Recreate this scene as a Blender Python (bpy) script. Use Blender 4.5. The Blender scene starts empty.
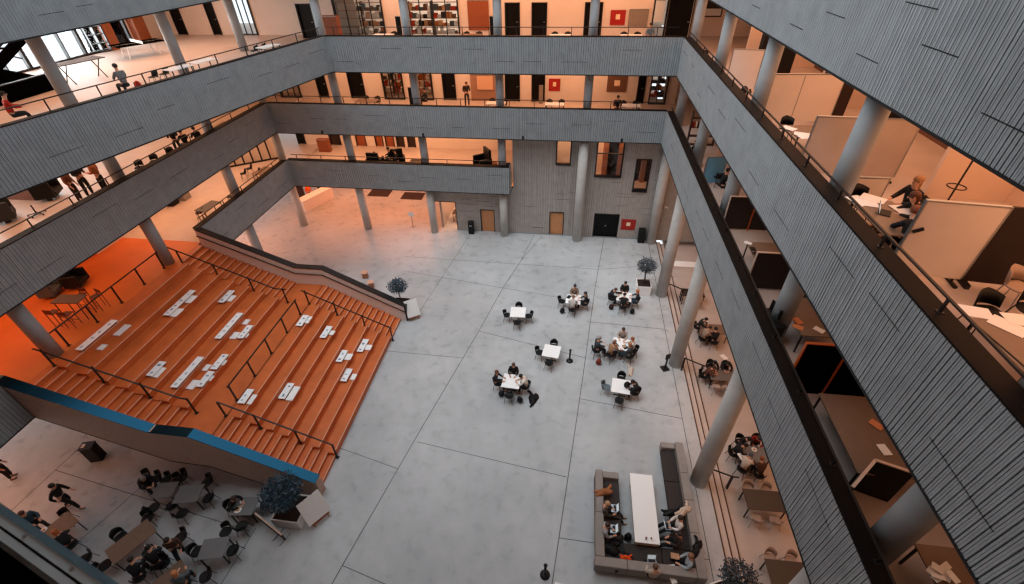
import bpy, bmesh, math, random
from mathutils import Vector, Matrix
random.seed(7)
SC = bpy.context.scene
COL = SC.collection
PI = math.pi

# ------------------------------------------------------------------ camera
ZC = 19.0
FOC = 461.0
def _cam_axes():
    p, r, y = math.radians(38.3), math.radians(1.33), math.radians(8.1)
    fw = Vector((0, math.cos(p), -math.sin(p))); dn = Vector((0, -math.sin(p), -math.cos(p))); rt = Vector((1, 0, 0))
    a = math.cos(r) * rt + math.sin(r) * dn
    b = -math.sin(r) * rt + math.cos(r) * dn
    Z = Matrix.Rotation(y, 3, 'Z')
    return Z @ a, Z @ b, Z @ fw
AX, AY, AZ = _cam_axes()
EYE = Vector((0, 0, ZC))
def _ray(u, v):
    return AX * ((u - 512) / FOC) + AY * ((v - 292) / FOC) + AZ
def at(u, v, z):
    """world point at height z that the photo shows at pixel u, v"""
    d = _ray(u, v); return EYE + d * ((z - ZC) / d.z)
def aty(u, v, y):
    d = _ray(u, v); return EYE + d * (y / d.y)
def atx(u, v, x):
    d = _ray(u, v); return EYE + d * (x / d.x)
cam = bpy.data.cameras.new('camera'); camo = bpy.data.objects.new('camera', cam); COL.objects.link(camo)
camo.matrix_world = Matrix(((AX.x, -AY.x, -AZ.x, EYE.x), (AX.y, -AY.y, -AZ.y, EYE.y), (AX.z, -AY.z, -AZ.z, EYE.z), (0, 0, 0, 1)))
cam.sensor_width = 36; cam.lens = FOC / 1024 * 36; cam.clip_start = 0.05; cam.clip_end = 300
cam.dof.use_dof = True; cam.dof.focus_distance = 22; cam.dof.aperture_fstop = 5.6
SC.camera = camo

# ------------------------------------------------------------------ materials
def lin(c):
    return tuple(((x / 12.92) if x <= .04045 else ((x + .055) / 1.055) ** 2.4) for x in c)
def rgb(h):
    h = h.lstrip('#'); return lin(tuple(int(h[i:i + 2], 16) / 255 for i in (0, 2, 4)))
MATS = {}
def mat(name, col, rough=.6, metal=0.0, var=0.0, scale=6.0, bump=0.0, emit=None, estr=0, spec=None, stretch=None, gloss_noise=False):
    """a node material: base colour broken by noise, optional bump"""
    if name in MATS: return MATS[name]
    m = bpy.data.materials.new(name); m.use_nodes = True
    nt = m.node_tree; b = nt.nodes['Principled BSDF']
    c = rgb(col) if isinstance(col, str) else col
    b.inputs['Base Color'].default_value = (*c, 1); b.inputs['Roughness'].default_value = rough; b.inputs['Metallic'].default_value = metal
    if spec is not None: b.inputs['Specular IOR Level'].default_value = spec
    if var or bump:
        tc = nt.nodes.new('ShaderNodeTexCoord'); n = nt.nodes.new('ShaderNodeTexNoise'); n.inputs['Scale'].default_value = scale; n.inputs['Detail'].default_value = 5
        if stretch:
            mp = nt.nodes.new('ShaderNodeMapping'); mp.inputs['Scale'].default_value = stretch
            nt.links.new(tc.outputs['Object'], mp.inputs['Vector']); nt.links.new(mp.outputs['Vector'], n.inputs['Vector'])
        else:
            nt.links.new(tc.outputs['Object'], n.inputs['Vector'])
        if var:
            r = nt.nodes.new('ShaderNodeValToRGB'); r.color_ramp.elements[0].position = .3; r.color_ramp.elements[1].position = .7
            r.color_ramp.elements[0].color = (*[x * (1 - var) for x in c], 1); r.color_ramp.elements[1].color = (*[min(1, x * (1 + var)) for x in c], 1)
            nt.links.new(n.outputs['Fac'], r.inputs['Fac']); nt.links.new(r.outputs['Color'], b.inputs['Base Color'])
        if bump:
            bp = nt.nodes.new('ShaderNodeBump'); bp.inputs['Strength'].default_value = bump; bp.inputs['Distance'].default_value = .02
            nt.links.new(n.outputs['Fac'], bp.inputs['Height']); nt.links.new(bp.outputs['Normal'], b.inputs['Normal'])
    if emit:
        b.inputs['Emission Color'].default_value = (*rgb(emit), 1); b.inputs['Emission Strength'].default_value = estr
    MATS[name] = m; return m
def concrete_mat(name, ca, cb, rough):
    m = bpy.data.materials.new(name); m.use_nodes = True; nt = m.node_tree; b = nt.nodes['Principled BSDF']
    tc = nt.nodes.new('ShaderNodeTexCoord')
    n1 = nt.nodes.new('ShaderNodeTexNoise'); n1.inputs['Scale'].default_value = .22; n1.inputs['Detail'].default_value = 8; n1.inputs['Roughness'].default_value = .62
    n2 = nt.nodes.new('ShaderNodeTexNoise'); n2.inputs['Scale'].default_value = 1.7; n2.inputs['Detail'].default_value = 6; n2.inputs['Distortion'].default_value = .25
    for n in (n1, n2): nt.links.new(tc.outputs['Object'], n.inputs['Vector'])
    mx = nt.nodes.new('ShaderNodeMath'); mx.operation = 'MULTIPLY_ADD'; mx.inputs[1].default_value = .45
    nt.links.new(n2.outputs['Fac'], mx.inputs[0]); nt.links.new(n1.outputs['Fac'], mx.inputs[2])
    r = nt.nodes.new('ShaderNodeValToRGB'); r.color_ramp.elements[0].position = .5; r.color_ramp.elements[1].position = .98
    r.color_ramp.elements[0].color = (*rgb(ca), 1); r.color_ramp.elements[1].color = (*rgb(cb), 1)
    nt.links.new(mx.outputs[0], r.inputs['Fac']); nt.links.new(r.outputs['Color'], b.inputs['Base Color'])
    rr = nt.nodes.new('ShaderNodeMapRange'); rr.inputs[3].default_value = rough - .12; rr.inputs[4].default_value = rough + .12
    nt.links.new(n2.outputs['Fac'], rr.inputs[0]); nt.links.new(rr.outputs[0], b.inputs['Roughness'])
    MATS[name] = m; return m
def glass_mat(name, tint, alpha=.25):
    m = bpy.data.materials.new(name); m.use_nodes = True; nt = m.node_tree; nt.nodes.remove(nt.nodes['Principled BSDF'])
    t = nt.nodes.new('ShaderNodeBsdfTransparent'); t.inputs[0].default_value = (*tint, 1)
    g = nt.nodes.new('ShaderNodeBsdfGlossy'); g.inputs['Roughness'].default_value = .02
    f = nt.nodes.new('ShaderNodeFresnel'); f.inputs[0].default_value = 1.45
    mx = nt.nodes.new('ShaderNodeMixShader')
    nt.links.new(f.outputs[0], mx.inputs[0]); nt.links.new(t.outputs[0], mx.inputs[1]); nt.links.new(g.outputs[0], mx.inputs[2])
    nt.links.new(mx.outputs[0], nt.nodes['Material Output'].inputs[0]); MATS[name] = m; return m

SLAT = mat('slat_grey_wood', '#9ba1a4', .7, var=.10, scale=2.2)
SLATDK = mat('slat_groove', '#1b1d1f', .9)
SEAM = mat('seam_black', '#0c0d0e', .8)
SILL = mat('dark_bronze_metal', '#120c09', .6, spec=.12, var=.15, scale=.8)
CONC = concrete_mat('polished_concrete', '#9a9ea0', '#bfc2c3', .30)
CONC_IN = concrete_mat('screed_floor', '#b3a49b', '#cdbeb4', .45)
JOINT = mat('floor_joint', '#4d5052', .8)
COLM = mat('column_concrete', '#979b9d', .6, var=.10, scale=1.3, bump=.1)
COLG = mat('column_concrete_light', '#b9b8b4', .5, var=.10, scale=1.3, bump=.1)
ORANGE = mat('orange_linoleum', '#cf6a24', .5, var=.10, scale=.8)
ORWOOD = mat('orange_tread', '#c4622a', .55, var=.12, scale=1.5)
NOSING = mat('pale_nosing', '#d9a58a', .5)
CREAM = mat('cream_plaster', '#e6d9d0', .6, var=.04, scale=1.0)
WALLW = mat('white_plaster', '#e3d6cb', .7, var=.04, scale=.7)
BLACK = mat('black_metal', '#070708', .5)
BLACKM = mat('black_matt', '#060606', .9, spec=.0)
BLACKP = mat('black_plastic', '#0d0e0f', .55, spec=.3)
DOORB = mat('black_door_paint', '#050506', .5, spec=.2)
DOORO = mat('pale_wood_door', '#c98a5a', .5, var=.12, scale=3.0, stretch=(6, 6, .6))
BLUECAP = mat('blue_steel_cap', '#204a60', .25, metal=1.0)  # blue of the reflected sky put into the metal's base colour
BROWNCAP = mat('brown_steel_cap', '#3c261b', .35, metal=.3)
WHITE = mat('white_laminate', '#f2f2f0', .35)
GREYT = mat('grey_linoleum_top', '#6d6d6e', .45, var=.06)
DESKT = mat('brown_desk_top', '#77604f', .4, var=.06)
STEEL = mat('brushed_steel', '#a7acaf', .3, metal=.8)
PAPER = mat('paper', '#f4efe9', .8)
RED = mat('red_panel', '#a3180e', .55)
WOODC = mat('warm_wood', '#8a4a28', .5, var=.15, scale=4)
GLASS = glass_mat('clear_glass', (.93, .95, .95))
SKIN = mat('skin_light', '#d9a283', .55)
SKIN2 = mat('skin_tan', '#a66f4e', .55)
EYEM = mat('eye_dark', '#15100d', .3)
def cloth(h): return mat('cloth_' + h.lstrip('#'), h, .85, var=.12, scale=14)
def hairm(h): return mat('hair_' + h.lstrip('#'), h, .6, var=.2, scale=30)

# ------------------------------------------------------------------ mesh building
class MB:
    def __init__(s): s.v = []; s.f = []; s.m = []
    def add(s, vs, fs, mi=0):
        o = len(s.v); s.v.extend([tuple(x) for x in vs]); s.f.extend([tuple(i + o for i in f) for f in fs]); s.m.extend([mi] * len(fs)); return s
    def quad(s, a, b, c, d, mi=0): return s.add([a, b, c, d], [(0, 1, 2, 3)], mi)
    def box(s, x0, x1, y0, y1, z0, z1, mi=0):
        vs = [(x0, y0, z0), (x1, y0, z0), (x1, y1, z0), (x0, y1, z0), (x0, y0, z1), (x1, y0, z1), (x1, y1, z1), (x0, y1, z1)]
        return s.add(vs, [(3, 2, 1, 0), (4, 5, 6, 7), (0, 1, 5, 4), (1, 2, 6, 5), (2, 3, 7, 6), (3, 0, 4, 7)], mi)
    def obox(s, c, e, rz=0, mi=0, M=None):
        """box of half-size e about c turned rz (or by matrix M)"""
        R = M or Matrix.Rotation(rz, 3, 'Z'); c = Vector(c)
        vs = [c + R @ Vector((sx * e[0], sy * e[1], sz * e[2])) for sz in (-1, 1) for sx, sy in ((-1, -1), (1, -1), (1, 1), (-1, 1))]
        return s.add(vs, [(3, 2, 1, 0), (4, 5, 6, 7), (0, 1, 5, 4), (1, 2, 6, 5), (2, 3, 7, 6), (3, 0, 4, 7)], mi)
    def prism(s, poly, z0, z1, mi=0):
        n = len(poly)
        vs = [(p[0], p[1], z0) for p in poly] + [(p[0], p[1], z1) for p in poly]
        fs = [tuple(range(n - 1, -1, -1)), tuple(range(n, 2 * n))] + [(i, (i + 1) % n, n + (i + 1) % n, n + i) for i in range(n)]
        return s.add(vs, fs, mi)
    def tube(s, a, b, r, n=8, mi=0, r2=None):
        a, b = Vector(a), Vector(b); r2 = r if r2 is None else r2
        d = (b - a).normalized(); u = d.orthogonal().normalized(); w = d.cross(u)
        vs = [a + (u * math.cos(2 * PI * i / n) + w * math.sin(2 * PI * i / n)) * r for i in range(n)] + [b + (u * math.cos(2 * PI * i / n) + w * math.sin(2 * PI * i / n)) * r2 for i in range(n)]
        fs = [(i, (i + 1) % n, n + (i + 1) % n, n + i) for i in range(n)] + [tuple(range(n - 1, -1, -1)), tuple(range(n, 2 * n))]
        return s.add(vs, fs, mi)
    def bar(s, a, b, w, h, mi=0):
        """rectangular bar from a to b, w wide sideways, h along its upward side"""
        a, b = Vector(a), Vector(b); d = (b - a).normalized(); up = Vector((0, 0, 1))
        if abs(d.z) > .98: up = Vector((0, 1, 0))
        sd = d.cross(up).normalized() * (w / 2); u = sd.cross(d).normalized() * (h / 2)
        vs = [p + i * sd + j * u for p in (a, b) for i, j in ((-1, -1), (1, -1), (1, 1), (-1, 1))]
        return s.add(vs, [(3, 2, 1, 0), (4, 5, 6, 7), (0, 1, 5, 4), (1, 2, 6, 5), (2, 3, 7, 6), (3, 0, 4, 7)], mi)
    def lathe(s, prof, c=(0, 0, 0), n=12, mi=0):
        k = len(prof); vs = []
        for r, z in prof: vs += [(c[0] + r * math.cos(2 * PI * i / n), c[1] + r * math.sin(2 * PI * i / n), c[2] + z) for i in range(n)]
        fs = [(j * n + i, j * n + (i + 1) % n, (j + 1) * n + (i + 1) % n, (j + 1) * n + i) for j in range(k - 1) for i in range(n)]
        fs += [tuple(range(n - 1, -1, -1)), tuple((k - 1) * n + i for i in range(n))]
        return s.add(vs, fs, mi)
    def ball(s, c, e, n=10, k=6, mi=0):
        vs = []; fs = []
        for j in range(1, k):
            t = PI * j / k
            vs += [(c[0] + e[0] * math.sin(t) * math.cos(2 * PI * i / n), c[1] + e[1] * math.sin(t) * math.sin(2 * PI * i / n), c[2] + e[2] * math.cos(t)) for i in range(n)]
        top = len(vs); vs += [(c[0], c[1], c[2] + e[2]), (c[0], c[1], c[2] - e[2])]
        for j in range(k - 2): fs += [(j * n + i, (j + 1) * n + i, (j + 1) * n + (i + 1) % n, j * n + (i + 1) % n) for i in range(n)]
        fs += [(top, i, (i + 1) % n) for i in range(n)] + [(top + 1, (k - 2) * n + (i + 1) % n, (k - 2) * n + i) for i in range(n)]
        return s.add(vs, fs, mi)
    def mesh(s, name, mats, smooth=False):
        me = bpy.data.meshes.new(name); me.from_pydata(s.v, [], s.f)
        for m in (mats if isinstance(mats, (list, tuple)) else [mats]): me.materials.append(m)
        for p, i in zip(me.polygons, s.m): p.material_index = i
        if smooth:
            for p in me.polygons: p.use_smooth = True
        me.update(); return me
    def build(s, name, mats, parent=None, smooth=False):
        o = bpy.data.objects.new(name, s.mesh(name, mats, smooth)); COL.objects.link(o)
        if parent is not None: o.parent = parent
        return o
def bevel(o, w, seg=2):
    b = o.modifiers.new('bevel', 'BEVEL'); b.width = w; b.segments = seg; b.limit_method = 'ANGLE'; return o
def struct(o, **k):
    o['kind'] = 'structure'; return o
def tag(o, label, cat, group=None):
    o['label'] = label; o['category'] = cat
    if group: o['group'] = group
    return o
def thing(name, label, cat, loc=(0, 0, 0), rz=0, group=None):
    o = bpy.data.objects.new(name, None); COL.objects.link(o); o.empty_display_size = .2
    o.location = loc; o.rotation_euler = (0, 0, rz); return tag(o, label, cat, group)
LIB = {}
def lib(name, parts):
    """parts: list of (part name, mesh, index of the part it hangs on or None)"""
    LIB[name] = parts
def make(libname, name, label, cat, loc, rz=0, group=None, mats=None, scale=1.0, tilt=None):
    r = thing(name, label, cat, loc, rz, group)
    if tilt: r.rotation_euler = (tilt[0], tilt[1], rz)
    if scale != 1.0: r.scale = (scale,) * 3
    made = []
    for pn, me, par in LIB[libname]:
        o = bpy.data.objects.new(pn, me); COL.objects.link(o); o.parent = made[par] if par is not None else r
        made.append(o)
        if mats and pn in mats:
            o.material_slots[0].link = 'OBJECT'; o.material_slots[0].material = mats[pn]
    return r
# ------------------------------------------------------------------ the building shell
FL = [0, 4.8, 8.9, 13.0, 17.1]
TOP = [None, 5.85, 9.95, 14.05, 18.15]
HB = 2.05
SIDE = {}
def band(name, A, B, n, zt, zb, seed, ext=.34, seams=True, marks=()):
    """slatted balcony front from A to B (plan), n = plan normal towards the atrium"""
    rnd = random.Random(seed)
    A, B, n = Vector((*A, 0)), Vector((*B, 0)), Vector((*n, 0)).normalized()
    L = (B - A).length; d = (B - A) / L
    mb = MB(); P = lambda t, o, z: A + d * t + n * o + Vector((0, 0, z))
    # backing box
    vs = [P(t, o, z) for z in (zb, zt - .03) for t, o in ((0, -ext), (L, -ext), (L, -.045), (0, -.045))]
    mb.add(vs, [(3, 2, 1, 0), (4, 5, 6, 7), (0, 1, 5, 4), (2, 3, 7, 6)], 1); mb.add(vs, [(1, 2, 6, 5), (3, 0, 4, 7)], 0)
    t = 0.0; z0, z1 = zb + .02, zt - .015
    while t < L - .02:
        k = rnd.choice((3, 3, 3, 3, 2, 4))
        for i in range(k):
            w = .033; dep = 0 if i != 1 else -.004
            a, b = t, min(t + w, L)
            mb.add([P(a, -.045, z0), P(a, dep, z0), P(b, dep, z0), P(b, -.045, z0), P(a, -.045, z1), P(a, dep, z1), P(b, dep, z1), P(b, -.045, z1)],
                   [(0, 4, 5, 1), (1, 5, 6, 2), (2, 6, 7, 3), (4, 7, 6, 5), (0, 1, 2, 3)], 0)
            t += w + .007
            if t >= L: break
        t += .016
    # lower edge
    mb.add([P(0, -.05, zb - .03), P(0, .012, zb - .03), P(L, .012, zb - .03), P(L, -.05, zb - .03), P(0, -.05, zb + .02), P(0, .012, zb + .02), P(L, .012, zb + .02), P(L, -.05, zb + .02)],
           [(3, 2, 1, 0), (4, 5, 6, 7), (0, 1, 5, 4), (1, 2, 6, 5), (2, 3, 7, 6), (3, 0, 4, 7)], 2)
    for (t, z, ln) in marks:
        mb.add([P(t, -.03, z), P(t, .002, z), P(t + ln, .002, z), P(t + ln, -.03, z), P(t, -.03, z + .02), P(t, .002, z + .02), P(t + ln, .002, z + .02), P(t + ln, -.03, z + .02)],
               [(3, 2, 1, 0), (4, 5, 6, 7), (0, 1, 5, 4), (1, 2, 6, 5), (2, 3, 7, 6), (3, 0, 4, 7)], 2)
    if seams and not marks:
        t = rnd.uniform(0, 1)
        while t < L - 1.6:
            ln = rnd.uniform(.8, 1.5); z = zb + HB * rnd.choice((.3, .34, .52, .66, .7))
            mb.add([P(t, -.03, z), P(t, .002, z), P(t + ln, .002, z), P(t + ln, -.03, z), P(t, -.03, z + .018), P(t, .002, z + .018), P(t + ln, .002, z + .018), P(t + ln, -.03, z + .018)],
                   [(3, 2, 1, 0), (4, 5, 6, 7), (0, 1, 5, 4), (1, 2, 6, 5), (2, 3, 7, 6), (3, 0, 4, 7)], 2)
            t += ln + rnd.uniform(.5, 2.0)
    return struct(mb.build(name, [SLAT, SLATDK, SEAM]))
def sill(name, A, B, n, zt, w=.38, o0=.0, m=None):
    A, B, n = Vector((*A, 0)), Vector((*B, 0)), Vector((*n, 0)).normalized()
    mb = MB()
    vs = [p + n * o + Vector((0, 0, z)) for z in (zt - .03, zt + .012) for p, o in ((A, -w), (B, -w), (B, o0), (A, o0))]
    mb.add(vs, [(3, 2, 1, 0), (4, 5, 6, 7), (0, 1, 5, 4), (1, 2, 6, 5), (2, 3, 7, 6), (3, 0, 4, 7)])
    return struct(mb.build(name, [m or SILL]))
def rail(label, A, B, n, zt, off=.24, h=.27, step=1.95, start=.4, r=.02):
    A, B, n = Vector((*A, 0)), Vector((*B, 0)), Vector((*n, 0)).normalized()
    L = (B - A).length; d = (B - A) / L
    o = thing('handrail', label, 'handrail', A - n * off + Vector((0, 0, zt + .012)))
    mb = MB(); z = Vector((0, 0, h)); mb.bar(z, d * L + z, .045, .035); mb.build('top_rail', [BLACK], o)
    t = start
    pm = MB(); pm.box(-.02, .02, -.02, .02, 0, h); pm.box(-.05, .05, -.05, .05, 0, .012); me = pm.mesh('post', [BLACK])
    while t < L:
        p = bpy.data.objects.new('post', me); COL.objects.link(p); p.parent = o; p.location = d * t; p.rotation_euler.z = math.atan2(d.y, d.x); t += step
    return o

YN = -4.0
XR2, XR1, XR0 = 5.64, 5.76, 6.1
XL = -20.92
YB = 30.22
L1A, L1B = (-22.9, YN), (-15.5, 30.0)
nL1 = Vector((L1B[1] - L1A[1], -(L1B[0] - L1A[0])))
band('wall_right_lower', (XR2, YN), (XR2, YB), (-1, 0), TOP[2], TOP[2] - HB, 1)
band('wall_right_middle', (XR1, YN), (XR1, YB - .2), (-1, 0), TOP[3], TOP[3] - HB, 2)
MK = []
for a, b in (((790, 24), (802.5, 30)), ((826, 12.5), (845, 18.5)), ((856, 54), (878, 64)), ((905, 2.5), (938, 10)), ((921.5, 45), (957.5, 58)), ((981, 113), (1024, 134)), ((752, 5), (760, 9))):
    p, q = atx(*a, XR0), atx(*b, XR0); MK.append((q.y - YN, (p.z + q.z) / 2, p.y - q.y))
band('wall_right_upper', (XR0, YN), (XR0, YB), (-1, 0), TOP[4], TOP[4] - HB, 3, marks=MK)
band('wall_back_middle', (XL, YB), (XR2, YB), (0, -1), TOP[2], TOP[2] - HB, 4)
band('wall_back_upper', (L1B[0], YB - .2), (XR1, YB - .2), (0, -1), TOP[3], TOP[3] - HB, 5)
band('wall_back_lower', (XL, 30.35), (-4.33, 30.35), (0, -1), TOP[1], TOP[1] - HB, 6)
band('wall_left_middle', (XL, YN), (XL, YB), (1, 0), TOP[2], TOP[2] - HB, 7)
band('wall_left_upper', L1A, L1B, nL1, TOP[3], TOP[3] - HB, 8)
band('wall_left_top', (-20.4, YN), (-20.4, YB), (1, 0), TOP[4], TOP[4] - HB, 9)
band('wall_left_lower', (XL, 20.45), (XL, 30.35), (1, 0), TOP[1], TOP[1] - HB, 10)
band('wall_left_near', (XL, YN), (XL, 8.95), (1, 0), TOP[1], TOP[1] - HB, 11)
# the free end of the back lower balcony
band('wall_back_return', (-4.3, 31.33), (-4.3, 30.7), (1, 0), TOP[1], TOP[1] - HB, 12, seams=False)
n = 1
for A, B, nn, zt, w in (((XR2, YN), (XR2, YB), (-1, 0), TOP[2], .36), ((XR1, YN), (XR1, YB - .2), (-1, 0), TOP[3], .40),
                        ((XL, YB), (XR2, YB), (0, -1), TOP[2], .25), (L1B, (XR1, YB - .2), (0, -1), TOP[3], .25),
                        ((XL, 30.35), (-4.33, 30.35), (0, -1), TOP[1], .4), ((XL, YN), (XL, YB), (1, 0), TOP[2], .4),
                        (L1A, L1B, nL1, TOP[3], .3), ((XL, 20.45), (XL, 30.35), (1, 0), TOP[1], .4), ((XL, YN), (XL, 8.9), (1, 0), TOP[1], .4)):
    sill('trim_%d' % n, A, B, nn, zt, w); n += 1
rail('black steel handrail along the right-hand middle balcony above the whiteboards', (XR1, 0), (XR1, YB - .3), (-1, 0), TOP[3], off=.22, h=.27, step=1.93, start=.6)
rail('black steel handrail along the lowest right-hand balcony edge', (XR2, 0), (XR2, YB), (-1, 0), TOP[2], off=.24, h=.2, step=1.93)
rail('thin black handrail on the upper back balcony below the red square', (-15.3, YB - .2), (XR1 - .3, YB - .2), (0, -1), TOP[3], off=.2, h=.42, step=1.6, r=.015)
rail('thin black handrail on the middle back balcony before the brown poster', (XL + .3, YB), (XR2 - .3, YB), (0, -1), TOP[2], off=.2, h=.42, step=1.6)
rail('thin black handrail on the lower back balcony by the black armchairs', (XL + .3, 30.35), (-4.6, 30.35), (0, -1), TOP[1], off=.3, h=.3, step=1.9)
rail('thin black handrail along the upper left balcony below the table tennis table', L1A, L1B, nL1, TOP[3], off=.2, h=.42, step=1.9)
rail('thin black handrail along the middle left balcony beside two standing people', (XL, YN), (XL, YB - .3), (1, 0), TOP[2], off=.3, h=.35, step=1.9)
rail('thin black handrail on the lower left balcony by the dark table', (XL, 21), (XL, 30), (1, 0), TOP[1], off=.3, h=.3, step=1.9)

YW0 = 31.3
# floors and ceilings (each slab 0.3 m, top at the level, soffit at the band's foot)
YF = 36.6   # back rooms' rear wall
def slab(name, poly, z, mtop=CONC_IN, th=.98):
    mb = MB(); mb.prism(poly, z - th, z, 1); mb.prism([(p[0], p[1]) for p in poly], z - .002, z + .004, 0)
    return struct(mb.build(name, [mtop, WALLW]))
XF = -31.6  # left facade
XRW = 17.0  # right outer wall
slab('floor_right_middle', [(XR1 + .3, YN), (XRW, YN), (XRW, YF), (XR1 + .3, YF)], FL[3])
slab('floor_right_lower', [(XR2 + .3, YN), (XRW, YN), (XRW, YF), (XR2 + .3, YF)], FL[2])
slab('ceiling_right', [(XR0 + .3, YN), (XRW, YN), (XRW, YF), (XR0 + .3, YF)], FL[4])
slab('floor_back_upper', [(L1B[0], YB + .1), (XR1 + .3, YB + .1), (XR1 + .3, 42), (L1B[0], 42)], FL[3])
slab('floor_back_middle', [(XL, YB + .3), (XR2 + .3, YB + .3), (XR2 + .3, 42), (XL, 42)], FL[2])
slab('ceiling_back', [(-20.5, YB + .3), (XR0 + .3, YB + .3), (XR0 + .3, 42), (-20.5, 42)], FL[4])
slab('floor_back_lower', [(XL, 30.65), (-4.35, 30.65), (-4.35, 42), (XL, 42)], FL[1])
slab('floor_left_upper', [(XF, YN), (L1A[0] - .3, YN), (L1B[0] - .3, YB), (L1B[0], 42), (XF, 42)], FL[3])
slab('floor_left_middle', [(XF, YN), (XL - .3, YN), (XL - .3, 42), (XF, 42)], FL[2])
slab('floor_left_lower', [(XF, 20.6), (XL - .3, 20.6), (XL - .3, 42), (XF, 42)], FL[1])
slab('ceiling_left', [(XF, YN), (-20.7, YN), (-20.7, 42), (XF, 42)], FL[4])
# orange landing at the stair head
slab('floor_landing', [(XF, YN), (XL - .3, YN), (XL - .3, 9.3), (-21.4, 9.3), (-21.4, 20.6), (XF, 20.6)], FL[1], ORANGE)
# ground floor with its saw-cut joints
def joint(mb, pts, w=.035):
    for a, b in zip(pts, pts[1:]):
        mb.bar((a[0], a[1], .0005), (b[0], b[1], .0005), w, .006, 1)
mb = MB(); mb.box(-34, 6.8, YN - 1, 43, -.6, 0, 0)
Lj = [(-8.55, 2), (-7.7, 6.45), (-6.49, 12.43), (-5.38, 17.57), (-4.9, 19.85), (-4.05, 24.19), (-3.2, 27.5), (-2.6, 31.2)]
joint(mb, Lj)
joint(mb, [(-.25, 2), (.29, 6.87), (.96, 13.29), (1.3, 16.6), (2.08, 24.82), (2.84, 31.2)])
joint(mb, [(6.17, 2), (6.17, 30.8)], .03)
for a in ([(-6.42, 12.01), (-1.89, 11.38), (.68, 11.04)], [(1.18, 15.43), (6.17, 14.76)], [(-4.9, 19.85), (1.49, 18.33)], [(1.7, 21.39), (6.17, 21.2)],
          [(-9.9, 17.63), (-5.38, 17.57)], [(-10.0, 11.28), (-6.88, 10.56)], [(-7.7, 6.42), (-.1, 4.7)], [(.45, 8.42), (6.17, 8.3)], [(-11.3, 25.42), (-4.05, 24.19)],
          [(-22.45, 8.68), (-12, 7.2)], [(-20, 2), (-18.21, 7.29), (-17.7, 9)], [(-12.2, 2), (-11.81, 7.34)], [(-22.9, 4), (-22.3, 9.9)], [(-4.05, 24.19), (2, 23.2)],
          [(-11.9, 27.2), (2.4, 27.0)], [(2.4, 27.0), (6.17, 27.9)], [(-9, 21), (-7.6, 31)], [(-3.2, 27.5), (-2, 31)]):
    joint(mb, a, .028)
struct(mb.build('floor_ground', [CONC, JOINT]))

# three steps down to the lower floor beyond the right-hand columns
mb = MB(); mb.box(6.8, 7.12, YN - 1, YW0, -.6, -.15, 0); mb.box(7.12, 7.46, YN - 1, YW0, -.6, -.3, 0); mb.box(7.46, 18, YN - 1, YW0 + 3, -.75, -.45, 0)
for x, z in ((6.8, 0), (7.12, -.15), (7.46, -.3)): mb.box(x - .05, x + .006, YN - 1, YW0, z - .05, z + .004, 1)
struct(mb.build('floor_steps', [CONC_IN, BROWNCAP]))

# the side of the building the picture was taken from: unseen slabs, the corner ones added to block skylight
for lv in (1, 2, 3): slab('floor_near_%s' % ('lower', 'middle', 'upper')[lv - 1], [(XL - .3, YN), (XR2 + .3, YN), (XR2 + .3, -.6), (XL - .3, -.6)], FL[lv])
for lv in (1, 2, 3):  # added out of view to shade the near-left hall floor
    k = (ZC - FL[lv] + 1.0) / (ZC - 8)
    edge = [(-8.6 * min(k, 1.1), 2.75 * k), (-12.3 * k, 2.1 * k), (-14.4 * k, 3.9 * k), (-17.8 * k, 6.6 * k), (-20.0 * k, 8.2 * k)]
    edge = [(x * 1.03, y * .93) for x, y in edge]; pts = []
    for p, q in zip(edge, edge[1:] + [None]):
        if p[0] <= XL - .3: break
        pts.append(p)
        if q and q[0] < XL - .3: f = (XL - .3 - p[0]) / (q[0] - p[0]); pts.append((XL - .3, p[1] + (q[1] - p[1]) * f)); break
    slab('floor_corner_%s' % ('lower', 'middle', 'upper')[lv - 1], [(XL - .3, -.6), (edge[0][0], -.6)] + pts, FL[lv])
# ------------------------------------------------------------------ the orange seating stair
Y0, Y1, Y2, Y3 = 9.3, 10.78, 18.5, 20.3
def flight(mb, x0, z0, x1, z1, ya, yb, n, nose=True):
    """n risers from the low end (x0,z0) up to (x1,z1) (x1<x0)"""
    dx = (x0 - x1) / n; dz = (z1 - z0) / n
    for i in range(n):
        xa = x0 - dx * i; mb.box(xa - dx - .05, xa, ya, yb, max(z0 + dz * i - .45, 0), z0 + dz * (i + 1), 0)
        if nose: mb.box(xa - .03, xa + .004, ya + .01, yb - .01, z0 + dz * (i + 1) - .02, z0 + dz * (i + 1) + .004, 1)
XU0, XU1, XD0, XD1 = -16.05, -21.4, -9.9, -14.3
for nm, ya, yb in (('stair_near', Y0, Y1), ('stair_far', Y2, Y3)):
    mb = MB(); flight(mb, XU0, 2.4, XU1, 4.8, ya, yb, 15); flight(mb, XD0, 0, XD1, 2.4, ya, yb, 14)
    mb.box(XU0 - .02, XD1, ya, yb, 1.9, 2.4, 0)
    struct(mb.build('floor_' + nm, [ORWOOD, NOSING]))
mb = MB(); flight(mb, XU0, 2.4, XU1, 4.8, Y1, Y2, 7); flight(mb, XD0, 0, XD1, 2.4, Y1, Y2, 7)
mb.box(XU0 - .02, XD1, Y1, Y2, 1.9, 2.4, 0)
struct(mb.build('floor_seating_tiers', [ORWOOD, NOSING]))
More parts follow.
